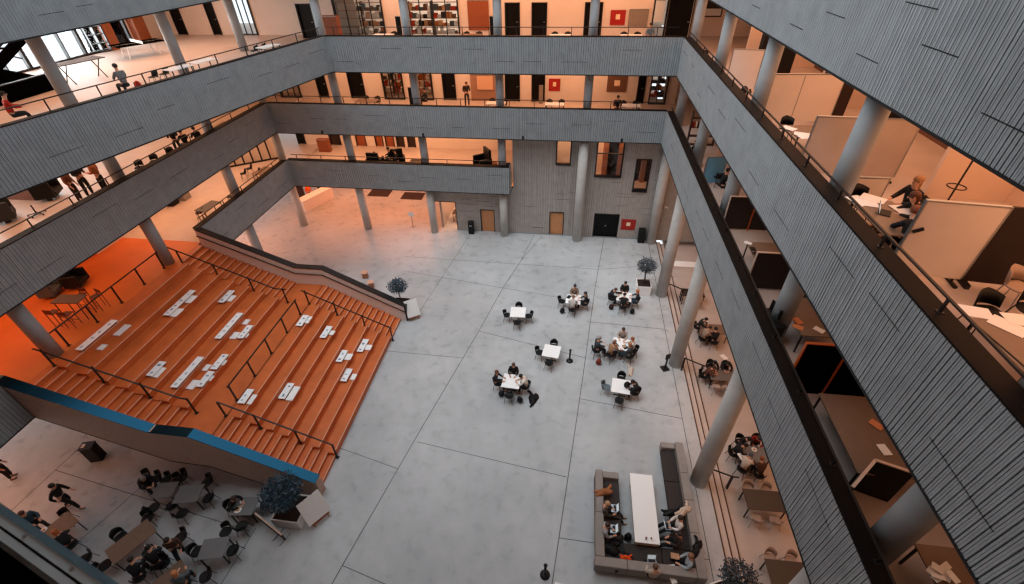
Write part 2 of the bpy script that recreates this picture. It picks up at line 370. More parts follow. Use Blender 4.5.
# far balustrade wall: dark cap, cream face, a thin rail
def side_wall(name, y0, y1, pts, zbot, m, capm, capw=0):
    mb = MB()
    for (xa, za), (xb, zb) in zip(pts, pts[1:]):
        ba, bb = zbot(xa), zbot(xb)
        vs = [(xa, y0, ba), (xb, y0, bb), (xb, y1, bb), (xa, y1, ba), (xa, y0, za), (xb, y0, zb), (xb, y1, zb), (xa, y1, za)]
        mb.add(vs, [(3, 2, 1, 0), (4, 5, 6, 7), (0, 1, 5, 4), (1, 2, 6, 5), (2, 3, 7, 6), (3, 0, 4, 7)])
    w = struct(mb.build(name, [m]))
    return w
FARP = [(-21.1, 5.82), (-15.8, 3.55), (-14.12, 3.55), (-9.5, 1.1)]
side_wall('wall_stair_far', Y3, Y3 + .28, FARP, lambda x: 0, CREAM, BLACK)
mb = MB()
for (xa, za), (xb, zb) in zip(FARP, FARP[1:]):
    vs = [(xa, Y3 - .03, za), (xb, Y3 - .03, zb), (xb, Y3 + .36, zb), (xa, Y3 + .36, za), (xa, Y3 - .03, za + .05), (xb, Y3 - .03, zb + .05), (xb, Y3 + .36, zb + .05), (xa, Y3 + .36, za + .05)]
    mb.add(vs, [(3, 2, 1, 0), (4, 5, 6, 7), (0, 1, 5, 4), (1, 2, 6, 5), (2, 3, 7, 6), (3, 0, 4, 7)])
mb.box(-9.52, -9.42, Y3 - .03, Y3 + .36, 0, 1.13)
struct(mb.build('trim_20', [BLACK]))
o = thing('handrail', 'thin dark handrail on the cream balustrade wall of the orange stair', 'handrail', (0, Y3, 0))
mb = MB()
for (xa, za), (xb, zb) in zip(FARP, FARP[1:]): mb.bar((xa, -.06, za - .36), (xb, -.06, zb - .36), .045, .045)
mb.build('grip', [BROWNCAP], o)
for x, z in ((-20, 5.0), (-18, 4.14), (-16.2, 3.37), (-14.6, 3.2), (-13, 2.6), (-11, 1.54)):
    mb = MB(); mb.box(x - .02, x + .02, -.06, 0, z - .03, z); mb.build('bracket', [BROWNCAP], o)
# near balustrade wall with its steel cap
NEARP = [(-22.6, 5.82), (-21.1, 5.82), (-15.95, 3.55), (-14.25, 3.55), (-9.7, 1.05)]
def nb(x):
    if x < -20.9: return 3.82
    if x < -15: return max(3.82 + (x + 20.9) * -.45, 0) if x > -20.9 else 3.82
    return 0
def under(x):
    if x <= -20.9: return 3.8
    if x <= -16: return 3.8 - (x + 20.9) * .47
    if x <= -14.3: return 1.45
    return max(0.0, 1.45 - (x + 14.3) * .47)
mb = MB()
xs = [-22.6, -20.9, -19.5, -18, -16.05, -14.3, -13, -11.3, -9.7]
def topz(x):
    for (xa, za), (xb, zb) in zip(NEARP, NEARP[1:]):
        if xa <= x <= xb: return za + (zb - za) * (x - xa) / (xb - xa)
ys, ye = 8.95, 9.3
for xa, xb in zip(xs, xs[1:]):
    za, zb, ba, bb = topz(xa), topz(xb), under(xa), under(xb)
    vs = [(xa, ys, ba), (xb, ys, bb), (xb, ye, bb), (xa, ye, ba), (xa, ys, za), (xb, ys, zb), (xb, ye, zb), (xa, ye, za)]
    mb.add(vs, [(3, 2, 1, 0), (4, 5, 6, 7), (0, 1, 5, 4), (1, 2, 6, 5), (2, 3, 7, 6), (3, 0, 4, 7)])
SIDEW = mat('stair_side_boards', '#b09686', .65, var=.18, scale=5, stretch=(8, 1, 1))
struct(mb.build('wall_stair_near', [SIDEW]))
mb = MB(); 
for xa, xb in zip(xs, xs[1:]):
    ba, bb = under(xa), under(xb)
    vs = [(xa, ys - .015, ba - .04), (xb, ys - .015, bb - .04), (xb, ye, bb - .04), (xa, ye, ba - .04), (xa, ys - .015, ba), (xb, ys - .015, bb), (xb, ye, bb), (xa, ye, ba)]
    mb.add(vs, [(3, 2, 1, 0), (4, 5, 6, 7), (0, 1, 5, 4), (1, 2, 6, 5), (2, 3, 7, 6), (3, 0, 4, 7)])
struct(mb.build('trim_21', [SEAM]))
for i, ((xa, za), (xb, zb)) in enumerate(zip(NEARP, NEARP[1:])):
    mb = MB()
    vs = [(xa, ys - .03, za), (xb, ys - .03, zb), (xb, ye + .02, zb), (xa, ye + .02, za), (xa, ys - .03, za + .04), (xb, ys - .03, zb + .04), (xb, ye + .02, zb + .04), (xa, ye + .02, za + .04)]
    mb.add(vs, [(3, 2, 1, 0), (4, 5, 6, 7), (0, 1, 5, 4), (1, 2, 6, 5), (2, 3, 7, 6), (3, 0, 4, 7)])
    struct(mb.build('trim_%d' % (22 + i), [BLUECAP]))
# stair handrails on posts
def stair_rail(label, pts, posts, h=1.0):
    x0, y0, z0 = pts[0]
    o = thing('handrail', label, 'handrail', (x0, y0, z0))
    mb = MB()
    P = [Vector(p) - Vector(pts[0]) + Vector((0, 0, h)) for p in pts]
    for a, b in zip(P, P[1:]): mb.bar(a, b, .05, .05)
    mb.build('top_rail', [BLACK], o)
    for p in posts:
        q = Vector(p) - Vector(pts[0]); pm = MB(); pm.box(q.x - .03, q.x + .03, q.y - .03, q.y + .03, q.z - .0, q.z + h); pm.box(q.x - .07, q.x + .07, q.y - .07, q.y + .07, q.z, q.z + .015); pm.build('post', [BLACK], o)
    return o
def zs(x):
    if x < XU1: return 4.8
    if x < XU0: return 2.4 + 2.4 * min(15, math.ceil((XU0 - x) / ((XU0 - XU1) / 15) - 1e-6)) / 15
    if x < XD1: return 2.4
    if x > XD0: return 0.0
    return 2.4 * min(14, math.ceil((XD0 - x) / ((XD0 - XD1) / 14) - 1e-6)) / 14
for lab, y, xa, xb, px in (('black handrail beside the fine steps of the upper flight, next to the blue-capped wall', 10.78, -21.5, -15.7, (-21.15, -19.3, -17.55, -15.75)),
                           ('black handrail down the lower flight that ends by the potted tree', 10.78, -14.35, -9.75, (-14.35, -12.95, -11.35, -9.82)),
                           ('black handrail on the far side of the upper flight facing the cream balustrade', 18.5, -21.4, -15.4, (-21.0, -19.2, -17.4, -15.6)),
                           ('black handrail on the far side of the lower flight ending at the concrete floor', 18.5, -14.5, -9.7, (-14.3, -12.8, -11.3, -9.8))):
    zl = lambda x: 4.8 if x <= XU1 else (2.4 + 2.4 * (XU0 - x) / (XU0 - XU1) if x < XU0 else (2.4 if x < XD1 else max(0, 2.4 * (XD0 - x) / (XD0 - XD1))))
    mids = [x for x in (XU1, XU0) if xa < x < xb]
    pts = [(x, y, zl(x)) for x in [xa] + mids + [xb]]
    stair_rail(lab, pts, [(x, y, zs(x)) for x in px], .98)
stair_rail('black handrail along the top edge of the orange seating tiers below the bar table', [(-21.62, 11.6, 4.8), (-21.62, 18.0, 4.8)], [(-21.62, y, 4.8) for y in (11.95, 13.5, 14.95, 16.45, 17.9)], 1.0)
stair_rail('black handrail along the mid landing of the orange stair', [(-14.38, 11.55, 2.4), (-14.38, 17.7, 2.4)], [(-14.38, y, 2.4) for y in (11.65, 13.1, 14.6, 16.15, 17.6)], 1.0)
# ------------------------------------------------------------------ columns
def column(x, y, z0, z1, r, m=None):
    mb = MB(); mb.lathe([(r, 0), (r, z1 - z0)], n=28)
    o = mb.build('column', [m or COLM], smooth=True); o.location = (x, y, z0)
    for p in o.data.polygons:
        if len(p.vertices) > 4: p.use_smooth = False
    struct(o); return o
for y in (-1.5, 4.9, 11.3, 18.2, 24.35, 30.75):
    column(6.34, y + (.22 if y > 0 else 0), 0, FL[2] - .98, .35, COLG)
    column(6.53, y, FL[2], FL[3] - .98, .29); column(6.53, y, FL[3], FL[4] - .98, .27)
BXS = (-21.66, -16.1, -10.53, -4.9, .74)
for x in BXS:
    column(x, 30.98, FL[3], FL[4] - .98, .26) if x > -21 else None
    column(x, 30.98, FL[2], FL[3] - .98, .27)
    if x < 0: column(x, 31.0, FL[1], FL[2] - .98, .28); column(x, 30.95, 0, FL[1] - .98, .3, COLG)
column(.74, 30.75, 0, FL[2] - .98, .33, COLG)
for y in (-1.5, 4.9, 11.4, 18.4, 25.2):
    if y > -2: column(-21.75, y, FL[1], FL[2] - .98, .3)
    column(-21.75, y, FL[2], FL[3] - .98, .28)
for y in (11.4, 18.4, 25.2, 31.0): column(-22.0 if y < 19 else -21.75, y, FL[3], FL[4] - .98, .27)
column(-21.6, 24.9, 0, FL[1] - .98, .3)

# ------------------------------------------------------------------ walls
def wall(name, x0, x1, y0, y1, z0, z1, m=WALLW):
    return struct(MB().box(x0, x1, y0, y1, z0, z1).build(name, [m]))
def slatwall(name, x0, x1, y, z0, z1, openings, seed):
    """back wall of the atrium with vertical boards and rectangular openings (x0,x1,z0,z1)"""
    rnd = random.Random(seed); mb = MB(); xs = sorted({x0, x1, *[o[0] for o in openings], *[o[1] for o in openings]})
    for a, b in zip(xs, xs[1:]):
        cuts = sorted([(o[2], o[3]) for o in openings if o[0] <= a + 1e-6 and o[1] >= b - 1e-6]); z = z0
        segs = []
        for c0, c1 in cuts:
            if c0 > z: segs.append((z, c0))
            z = max(z, c1)
        if z < z1: segs.append((z, z1))
        for s0, s1 in segs:
            mb.box(a, b, y, y + .3, s0, s1, 1)
            t = a
            while t < b - .004:
                k = rnd.choice((2, 3, 3, 4)); w = min(.037 * k, b - t); mb.box(t, t + w, y - .035, y, s0, s1, 0); t += w + .014
    for k in range(26):
        x = rnd.uniform(x0, x1 - 1.2); z = rnd.uniform(z0 + .4, z1 - .3); l = rnd.uniform(.6, 1.2)
        if not any(o[0] - l - .1 < x < o[1] + .1 and o[2] - .1 < z < o[3] + .1 for o in openings): mb.box(x, x + l, y - .038, y - .03, z, z + .018, 2)
    return struct(mb.build(name, [SLATB, SLATDK, SEAM]))
SLATB = mat('slat_warm_grey', '#aaa39d', .7, var=.10, scale=2.2)
YW = 31.37
P = lambda u, v: aty(u, v, YW)
def rect(u0, v0, u1, v1):
    a, b = P(u0, v0), P(u1, v1); return (round(a.x, 2), round(b.x, 2), round(b.z, 2), round(a.z, 2))
OP = [(-1.72, -.66, 0, 2.16),      # pale door
      (-1.62, -.52, 6.05, 7.9),    # high window over it
      (2.12, 3.62, 0, 2.12),       # black double door
      (2.35, 4.75, 4.55, 7.5),     # two-light window
      (5.0, 6.25, 3.1, 6.3)]       # tall window
OP = [rect(549.5, 211.5, 563, 235), rect(557, 135, 570.5, 164.5), rect(594.5, 213, 616.5, 239), rect(598, 139, 620.7, 177), rect(637, 158.5, 646.2, 191.5)]
OP[0] = OP[0][:2] + (0, OP[0][3]); OP[2] = OP[2][:2] + (0, OP[2][3])
slatwall('wall_back_ground', -4.2, 16, YW, 0, FL[2] - .98, OP, 21)
struct(MB().box(-4.2, 16, YW - .05, YW - .036, 0, .1).build('baseboard_back', [STEEL]))
def door(name, o, m, frame=BLACK, y=YW, dy=.12, leaf2=False):
    mb = MB(); w = .06
    mb.box(o[0], o[0] + w, y - .05, y + .12, o[2], o[3]); mb.box(o[1] - w, o[1], y - .05, y + .12, o[2], o[3]); mb.box(o[0], o[1], y - .05, y + .12, o[3] - w, o[3])
    d = struct(mb.build(name, [frame]))
    lf = MB(); lf.box(o[0] + w, o[1] - w, y + dy - .05, y + dy, o[2], o[3] - w); l = lf.build('leaf', [m], d)
    hb = MB(); hx = (o[0] + o[1]) / 2 if leaf2 else o[1] - .16; hb.box(hx - .02, hx + .02, y + dy - .12, y + dy - .05, o[2] + 1.0, o[2] + 1.04); hb.box(hx - .1, hx + .02, y + dy - .13, y + dy - .11, o[2] + 1.0, o[2] + 1.04); hb.build('door_handle', [STEEL], d)
    return d
door('door_1', OP[0], DOORO); door('door_2', OP[2], DOORB, leaf2=True)
def window(name, o, y=YW, bars=(), vbars=(), room=None, frame=BLACK):
    mb = MB(); w = .07
    mb.box(o[0] - .02, o[0] + w, y - .1, y + .15, o[2], o[3]); mb.box(o[1] - w, o[1] + .02, y - .1, y + .15, o[2], o[3])
    mb.box(o[0], o[1], y - .1, y + .15, o[3] - w, o[3]); mb.box(o[0] - .02, o[1] + .02, y - .14, y + .15, o[2] - .03, o[2] + w)
    for z in bars: mb.box(o[0], o[1], y, y + .1, z - .03, z + .03)
    for x in vbars: mb.box(x - .025, x + .025, y, y + .1, o[2], o[3])
    d = struct(mb.build(name, [frame])); g = MB(); g.box(o[0] + w, o[1] - w, y + .04, y + .05, o[2] + w, o[3] - w); g.build('pane', [GLASS], d); return d
window('window_1', OP[1]); window('window_2', OP[3], bars=(OP[3][3] - (OP[3][3] - OP[3][2]) * .38,)); window('window_3', OP[4])
# panels added behind the back windows to imitate reflections and dark stripes
WSTRIPE = mat('warm_curtain', '#d9936a', .8, var=.1, scale=6); DKP = mat('dark_room_panel', '#20130d', .7)
for i, (x, y, w, m) in enumerate(((2.9, 32.6, .35, DKP), (3.6, 33.0, .4, WSTRIPE), (4.15, 32.5, .3, DKP), (4.7, 32.9, .3, DKP), (5.15, 32.6, .18, WSTRIPE), (5.5, 32.8, .2, DKP), (2.45, 33.1, .25, WSTRIPE), (6.0, 32.5, .3, DKP))):
    o = tag(bevel(MB().box(-w, w, -.05, .05, 0, 3.0).build('drape' if m is WSTRIPE else 'divider', [m]), .03), ('warm drape' if m is WSTRIPE else 'dark divider') + ' inside the back wall windows, ' + ('first', 'second', 'third', 'fourth', 'fifth', 'sixth', 'outermost on the door side', 'outermost on the column side')[i] + ' of the row', 'divider', 'drapes and dividers inside the back windows'); o.location = (x, y, 4.1)
wall('wall_back_room', -4.3, 16, 34.0, 34.2, 0, FL[2] - .98)
struct(MB().box(-4.2, 16, YW + .3, 34, 3.9, 4.094).build('floor_back_room', [CONC_IN]))
# ------------------------------------------------------------------ people (skinned skeletons, one mesh per pose, shared by copies)
def skinned(name, pts, edges, rad, root, mats, sub=1):
    me = bpy.data.meshes.new(name + '_cage'); me.from_pydata([tuple(p) for p in pts], edges, []); me.update()
    o = bpy.data.objects.new(name + '_cage', me); COL.objects.link(o)
    sk = o.modifiers.new('skin', 'SKIN'); sk.use_smooth_shade = True
    lay = me.skin_vertices[0] if me.skin_vertices else None
    if lay is None:
        bpy.context.view_layer.objects.active = o; lay = me.skin_vertices[0]
    for i, r in enumerate(rad):
        lay.data[i].radius = r if isinstance(r, tuple) else (r, r); lay.data[i].use_root = (i == root)
    if sub: o.modifiers.new('sub', 'SUBSURF').levels = sub; o.modifiers['sub'].render_levels = sub
    dg = bpy.context.evaluated_depsgraph_get(); ev = o.evaluated_get(dg)
    out = bpy.data.meshes.new_from_object(ev); out.name = name
    bpy.data.objects.remove(o); bpy.data.meshes.remove(me)
    out.materials.clear()
    for m in mats: out.materials.append(m)
    for p in out.polygons: p.use_smooth = True; p.material_index = 0
    return out
def join_mesh(me, mb, mi):
    bm = bmesh.new(); bm.from_mesh(me)
    vs = [bm.verts.new(v) for v in mb.v]
    for f in mb.f:
        try:
            nf = bm.faces.new([vs[i] for i in f]); nf.material_index = mi; nf.smooth = True
        except ValueError: pass
    bm.to_mesh(me); bm.free()
V3 = Vector
def mirror(p): return V3((-p[0], p[1], p[2]))
POSES = {
 'sit': dict(pel=(0, 0, .56), sp=(0, .01, .78), ch=(0, .05, .98), nk=(0, .08, 1.13), hd=(0, .12, 1.26), ht=(0, .11, 1.37),
             R=dict(sh=(.18, .04, 1.05), el=(.25, .17, .83), wr=(.15, .40, .79), hip=(.10, .02, .54), kn=(.12, .44, .53), an=(.12, .46, .09))),
 'lean': dict(pel=(0, 0, .56), sp=(0, .08, .77), ch=(0, .18, .94), nk=(0, .27, 1.06), hd=(0, .35, 1.17), ht=(0, .37, 1.28),
             R=dict(sh=(.18, .17, 1.0), el=(.27, .32, .82), wr=(.12, .50, .79), hip=(.10, .02, .54), kn=(.13, .44, .53), an=(.13, .38, .09))),
 'lap': dict(pel=(0, 0, .55), sp=(0, -.04, .76), ch=(0, -.05, .97), nk=(0, -.03, 1.12), hd=(0, .03, 1.25), ht=(0, .03, 1.36),
             R=dict(sh=(.18, -.05, 1.04), el=(.25, .06, .80), wr=(.13, .28, .71), hip=(.10, .02, .54), kn=(.12, .46, .56), an=(.12, .74, .12))),
 'stand': dict(pel=(0, 0, .96), sp=(0, .0, 1.16), ch=(0, .0, 1.33), nk=(0, .01, 1.49), hd=(0, .04, 1.61), ht=(0, .03, 1.72),
             R=dict(sh=(.19, 0, 1.42), el=(.24, -.01, 1.13), wr=(.23, .10, .90), hip=(.10, 0, .92), kn=(.11, .03, .50), an=(.11, 0, .09))),
 'talk': dict(pel=(0, 0, .96), sp=(0, .02, 1.16), ch=(0, .04, 1.33), nk=(0, .08, 1.48), hd=(0, .13, 1.59), ht=(0, .13, 1.70),
             R=dict(sh=(.19, .04, 1.42), el=(.25, .03, 1.14), wr=(.14, .26, 1.12), hip=(.10, 0, .92), kn=(.12, .03, .50), an=(.13, 0, .09))),
 'walk': dict(pel=(0, 0, .95), sp=(0, .03, 1.15), ch=(0, .05, 1.32), nk=(0, .08, 1.48), hd=(0, .12, 1.60), ht=(0, .12, 1.71),
             R=dict(sh=(.19, .05, 1.41), el=(.25, -.10, 1.15), wr=(.22, -.02, .92), hip=(.10, 0, .91), kn=(.11, .24, .53), an=(.11, .28, .10)),
             L=dict(sh=(-.19, .05, 1.41), el=(-.25, .12, 1.15), wr=(-.20, .30, 1.0), hip=(-.10, 0, .91), kn=(-.11, .02, .50), an=(-.11, -.30, .14))),
}
def figure(pose):
    P = POSES[pose]; S = {1: P['R']}; S[-1] = P.get('L') or {k: tuple(mirror(v)) for k, v in P['R'].items()}
    # body: one continuous surface with five-fingered hands
    pts = [P['pel'], P['sp'], P['ch'], P['nk'], P['hd'], P['ht']]; rad = [(.125, .10), (.115, .09), (.135, .10), .052, (.088, .10), (.066, .075)]
    ed = [(0, 1), (1, 2), (2, 3), (3, 4), (4, 5)]
    def ap(p, r, par):
        pts.append(tuple(p)); rad.append(r); ed.append((par, len(pts) - 1)); return len(pts) - 1
    for s, J in S.items():
        i = ap(J['sh'], .052, 2); i = ap(J['el'], .042, i); i = ap(J['wr'], .028, i)
        d = (V3(J['wr']) - V3(J['el'])).normalized(); fl = V3((d.x, d.y, d.z * .3)).normalized() if abs(d.z) < .9 else d
        side = fl.cross(V3((0, 0, 1))).normalized() if abs(fl.z) < .9 else V3((0, 1, 0))
        palm = V3(J['wr']) + fl * .06; ip = ap(palm, (.034, .018), i)
        for k, (off, ln) in enumerate(((-.030, .066), (-.010, .076), (.010, .072), (.029, .056))):
            b = palm + side * off + fl * .03; j = ap(b, .0095, ip); m = b + fl * ln * .5 + V3((0, 0, -.004)); j = ap(m, .0088, j); ap(b + fl * ln + V3((0, 0, -.018)), .007, j)
        th = -side * s if True else side
        t0 = V3(J['wr']) + fl * .025 + th * .032; j = ap(t0, .0105, i); ap(t0 + fl * .045 + th * .022, .008, j)
        h = ap(J['hip'], .082, 0); k_ = ap(J['kn'], .058, h); a = ap(J['an'], .038, k_); ap(V3(J['an']) + V3((0, .15, -.045)), .032, a)
    body = skinned('body_' + pose, pts, ed, rad, 0, [SKIN, EYEM])
    hd = V3(P['hd']); ht = V3(P['ht']); up = (ht - hd).normalized(); fw = V3((0, up.z, -up.y)); f = MB()
    c = hd + up * .03
    for s in (-1, 1): f.ball(c + fw * .088 + V3((s * .034, 0, 0)) + up * .012, (.013, .008, .008), 6, 4, 0)
    f.ball(c + fw * .092 - up * .058, (.024, .008, .007), 6, 4, 0)
    join_mesh(body, f, 1)
    f = MB(); f.ball(c + fw * .098 - up * .02, (.014, .02, .02), 6, 4, 0)
    for s in (-1, 1): f.ball(c + V3((s * .09, 0, 0)), (.012, .022, .03), 6, 4, 0)
    join_mesh(body, f, 0)
    # clothing
    pts = [P['pel'], P['sp'], P['ch'], tuple(V3(P['nk']) - V3((0, 0, .03)))]; rad = [(.16, .135), (.15, .125), (.168, .128), .075]; ed = [(0, 1), (1, 2), (2, 3)]
    for s, J in S.items():
        i = ap(J['sh'], .075, 2); i = ap(J['el'], .06, i); ap(V3(J['wr']) * .94 + V3(J['el']) * .06, .045, i)
    top = skinned('top_' + pose, pts, ed, rad, 0, [SKIN])
    pts = [tuple(V3(P['pel']) + V3((0, 0, .06))), P['pel']]; rad = [(.15, .125), (.15, .125)]; ed = [(0, 1)]
    for s, J in S.items():
        h = ap(J['hip'], .105, 1); k_ = ap(J['kn'], .075, h); ap(V3(J['an']) + V3((0, 0, .02)), .058, k_)
    tro = skinned('trousers_' + pose, pts, ed, rad, 1, [SKIN])
    shoes = []
    for s, J in S.items():
        a = V3(J['an']); q = [tuple(a + V3((0, -.06, -.045))), tuple(a + V3((0, .05, -.045))), tuple(a + V3((0, .17, -.055)))]
        shoes.append(skinned('shoe_' + pose, q, [(0, 1), (1, 2)], [.042, .046, .034], 0, [SKIN]))
    hairs = {}
    for st in ('short', 'long', 'bun'):
        h = MB(); cc = c + up * .035 - fw * .022; h.ball(cc, (.103, .11, .098), 12, 8)
        if st == 'long': h.ball(c - fw * .075 - up * .09, (.09, .05, .17), 10, 7)
        if st == 'bun': h.ball(c - fw * .07 + up * .12, (.05, .05, .05), 8, 6)
        hairs[st] = h.mesh('hair_' + st, [SKIN], True)
    return body, top, tro, shoes, hairs
for p in POSES:
    b, t, tr, sh, hs = figure(p)
    for st, hm in hs.items():
        lib('person_%s_%s' % (p, st), [('body', b, None), ('hair', hm, None), ('top', t, None), ('trousers', tr, None), ('shoe', sh[0], None), ('shoe', sh[1], None)])
NPEOPLE = []
def person(pose, loc, face, label, top='#1c1d20', legs='#17181b', hair='#2a1c14', style='short', skin=None, shoe='#101010', group=None, scale=1.0):
    """face: degrees, the compass heading the person looks to (0 = +x, 90 = +y)"""
    r = make('person_%s_%s' % (pose, style), 'person', label, 'person', loc, math.radians(face - 90), group,
             {'body': skin or SKIN, 'hair': hairm(hair), 'top': cloth(top), 'trousers': cloth(legs), 'shoe': cloth(shoe)}, scale)
    NPEOPLE.append(r); return r

# ------------------------------------------------------------------ furniture library
def plate(mb, x0, x1, y0, y1, z, th, curve=0.0, n=6, mi=0):
    """seat plate dished by curve"""
    vs = []
    for j in range(n + 1):
        y = y0 + (y1 - y0) * j / n
        for i in range(n + 1):
            x = x0 + (x1 - x0) * i / n
            e = ((i / n - .5) * 2) ** 2 + ((j / n - .5) * 2) ** 2
            cx = (i / n - .5) * 2; cy = (j / n - .5) * 2; k = 1 - .12 * (cx * cx * cy * cy) * 2
            vs.append(((x0 + x1) / 2 + (x - (x0 + x1) / 2) * k, (y0 + y1) / 2 + (y - (y0 + y1) / 2) * k, z + curve * e / 2))
    N = (n + 1) ** 2; vs += [(a, b, c - th) for a, b, c in vs]; fs = []
    for j in range(n):
        for i in range(n):
            a = j * (n + 1) + i; fs += [(a, a + 1, a + n + 2, a + n + 1), (N + a, N + a + n + 1, N + a + n + 2, N + a + 1)]
    for i in range(n):
        a, b = i, i + 1; fs.append((a, N + a, N + b, b)); a, b = n * (n + 1) + i, n * (n + 1) + i + 1; fs.append((a, b, N + b, N + a))
        a, b = i * (n + 1), (i + 1) * (n + 1); fs.append((a, b, N + b, N + a)); a, b = i * (n + 1) + n, (i + 1) * (n + 1) + n; fs.append((a, N + a, N + b, b))
    return mb.add(vs, fs, mi)
def shell_back(mb, r=.235, z0=.50, z1=.80, a0=200, a1=340, th=.018, n=8, lean=.06):
    vs = []
    for i in range(n + 1):
        a = math.radians(a0 + (a1 - a0) * i / n); q = 1 - abs(i / n - .5) * .5
        for rr in (r, r - th):
            for z in (z0, z0 + (z1 - z0) * q): vs.append((rr * math.cos(a), rr * math.sin(a) - lean * (z - z0) / (z1 - z0), z))
    fs = []
    for i in range(n):
        a, b = 4 * i, 4 * (i + 1); fs += [(a, b, b + 1, a + 1), (a + 2, a + 3, b + 3, b + 2), (a + 1, b + 1, b + 3, a + 3), (a, a + 2, b + 2, b)]
    fs += [(0, 1, 3, 2), (4 * n, 4 * n + 2, 4 * n + 3, 4 * n + 1)]
    return mb.add(vs, fs)
def chair_lib(name, seatm, legm, hi=.80):
    a = MB(); plate(a, -.22, .22, -.2, .22, .455, .03, .03); b = MB(); shell_back(b, z1=hi)
    parts = [('seat', a.mesh('seat', [seatm], True), None), ('backrest', b.mesh('backrest', [seatm], True), None)]
    for sx, sy in ((1, 1), (-1, 1), (1, -1), (-1, -1)):
        l = MB(); l.tube((sx * .16, sy * .14, .43), (sx * .22, sy * .21, 0), .013, 6); parts.append(('leg', l.mesh('leg', [legm]), None))
    lib(name, parts)
chair_lib('chair', BLACKP, BLACK); chair_lib('chair_grey', mat('grey_shell', '#5b666c', .5), STEEL)
chair_lib('chair_brown', mat('brown_shell', '#5a3a2a', .5), BLACK); chair_lib('chair_pale', mat('pale_shell', '#b09a8b', .5), STEEL)
a = MB(); a.box(-.46, .46, -.46, .46, .715, .74)
s_ = MB(); s_.tube((0, 0, .03), (0, 0, .715), .035, 10); f_ = MB(); f_.box(-.3, .3, -.03, .03, 0, .03); f_.box(-.03, .03, -.3, .3, 0, .03)
lib('cafe_table', [('tabletop', a.mesh('tabletop', [WHITE]), None), ('stem', s_.mesh('stem', [STEEL]), None), ('foot', f_.mesh('foot', [BLACK]), None)])
def table_lib(name, w, d, m, h=.74, legm=BLACK, th=.03):
    a = MB(); a.box(-w / 2, w / 2, -d / 2, d / 2, h - th, h); parts = [('tabletop', a.mesh('tabletop', [m]), None)]
    for sx in (-1, 1):
        for sy in (-1, 1):
            l = MB(); x, y = sx * (w / 2 - .06), sy * (d / 2 - .06); l.box(x - .02, x + .02, y - .02, y + .02, 0, h - th); parts.append(('leg', l.mesh('leg', [legm]), None))
    lib(name, parts)
table_lib('table_grey', .95, .75, GREYT); table_lib('table_brown', 1.5, .85, DESKT); table_lib('table_dark', 1.4, .8, mat('dark_table', '#38302d', .4)); table_lib('table_white', 1.3, .7, WHITE)
table_lib('desk_brown', 1.8, 1.2, DESKT); table_lib('desk_long', 2.2, 1.6, DESKT); table_lib('bench_table', 1.6, .8, mat('grey_brown_top', '#66605d', .45))
a = MB(); a.box(-.16, .16, -.11, .11, 0, .016); s_ = MB(); s_.obox((0, .14, .10), (.16, .006, .10), M=Matrix.Rotation(-.35, 3, 'X')); k_ = MB(); k_.box(-.13, .13, -.02, .09, .016, .018)
q_ = MB(); q_.obox((0, .132, .10), (.145, .003, .085), M=Matrix.Rotation(-.35, 3, 'X'))
SCREEN = mat('screen_glow', '#cfdce2', .3, emit='#cfdce2', estr=.35)
lib('laptop', [('keyboard_half', a.mesh('keyboard_half', [STEEL]), None), ('lid', s_.mesh('lid', [STEEL]), None), ('keys', k_.mesh('keys', [BLACKP]), 0), ('screen', q_.mesh('screen', [SCREEN]), 1)])
a = MB(); a.box(-.15, .15, -.1, .1, 0, .006); s_ = MB(); s_.box(-.07, .07, -.06, .06, .006, .007)
lib('sheet', [('sheet', MB().box(-.105, .105, -.148, .148, 0, .003).mesh('sheet', [PAPER]), None)])
# rucksack: soft body, front pocket, strap
a = MB(); a.ball((0, 0, .19), (.16, .12, .22), 12, 8); b = MB(); b.ball((0, .1, .13), (.12, .06, .11), 10, 6); s_ = MB()
STR = []
for sx in (-1, 1): s_ = MB(); s_.bar((sx * .07, -.11, .36), (sx * .09, -.135, .05), .035, .012); STR.append(('strap', s_.mesh('strap', [BLACK]), None))
lib('rucksack', [('bag_body', a.mesh('bag_body', [BLACKP], True), None), ('pocket', b.mesh('pocket', [BLACKP], True), None)] + STR)
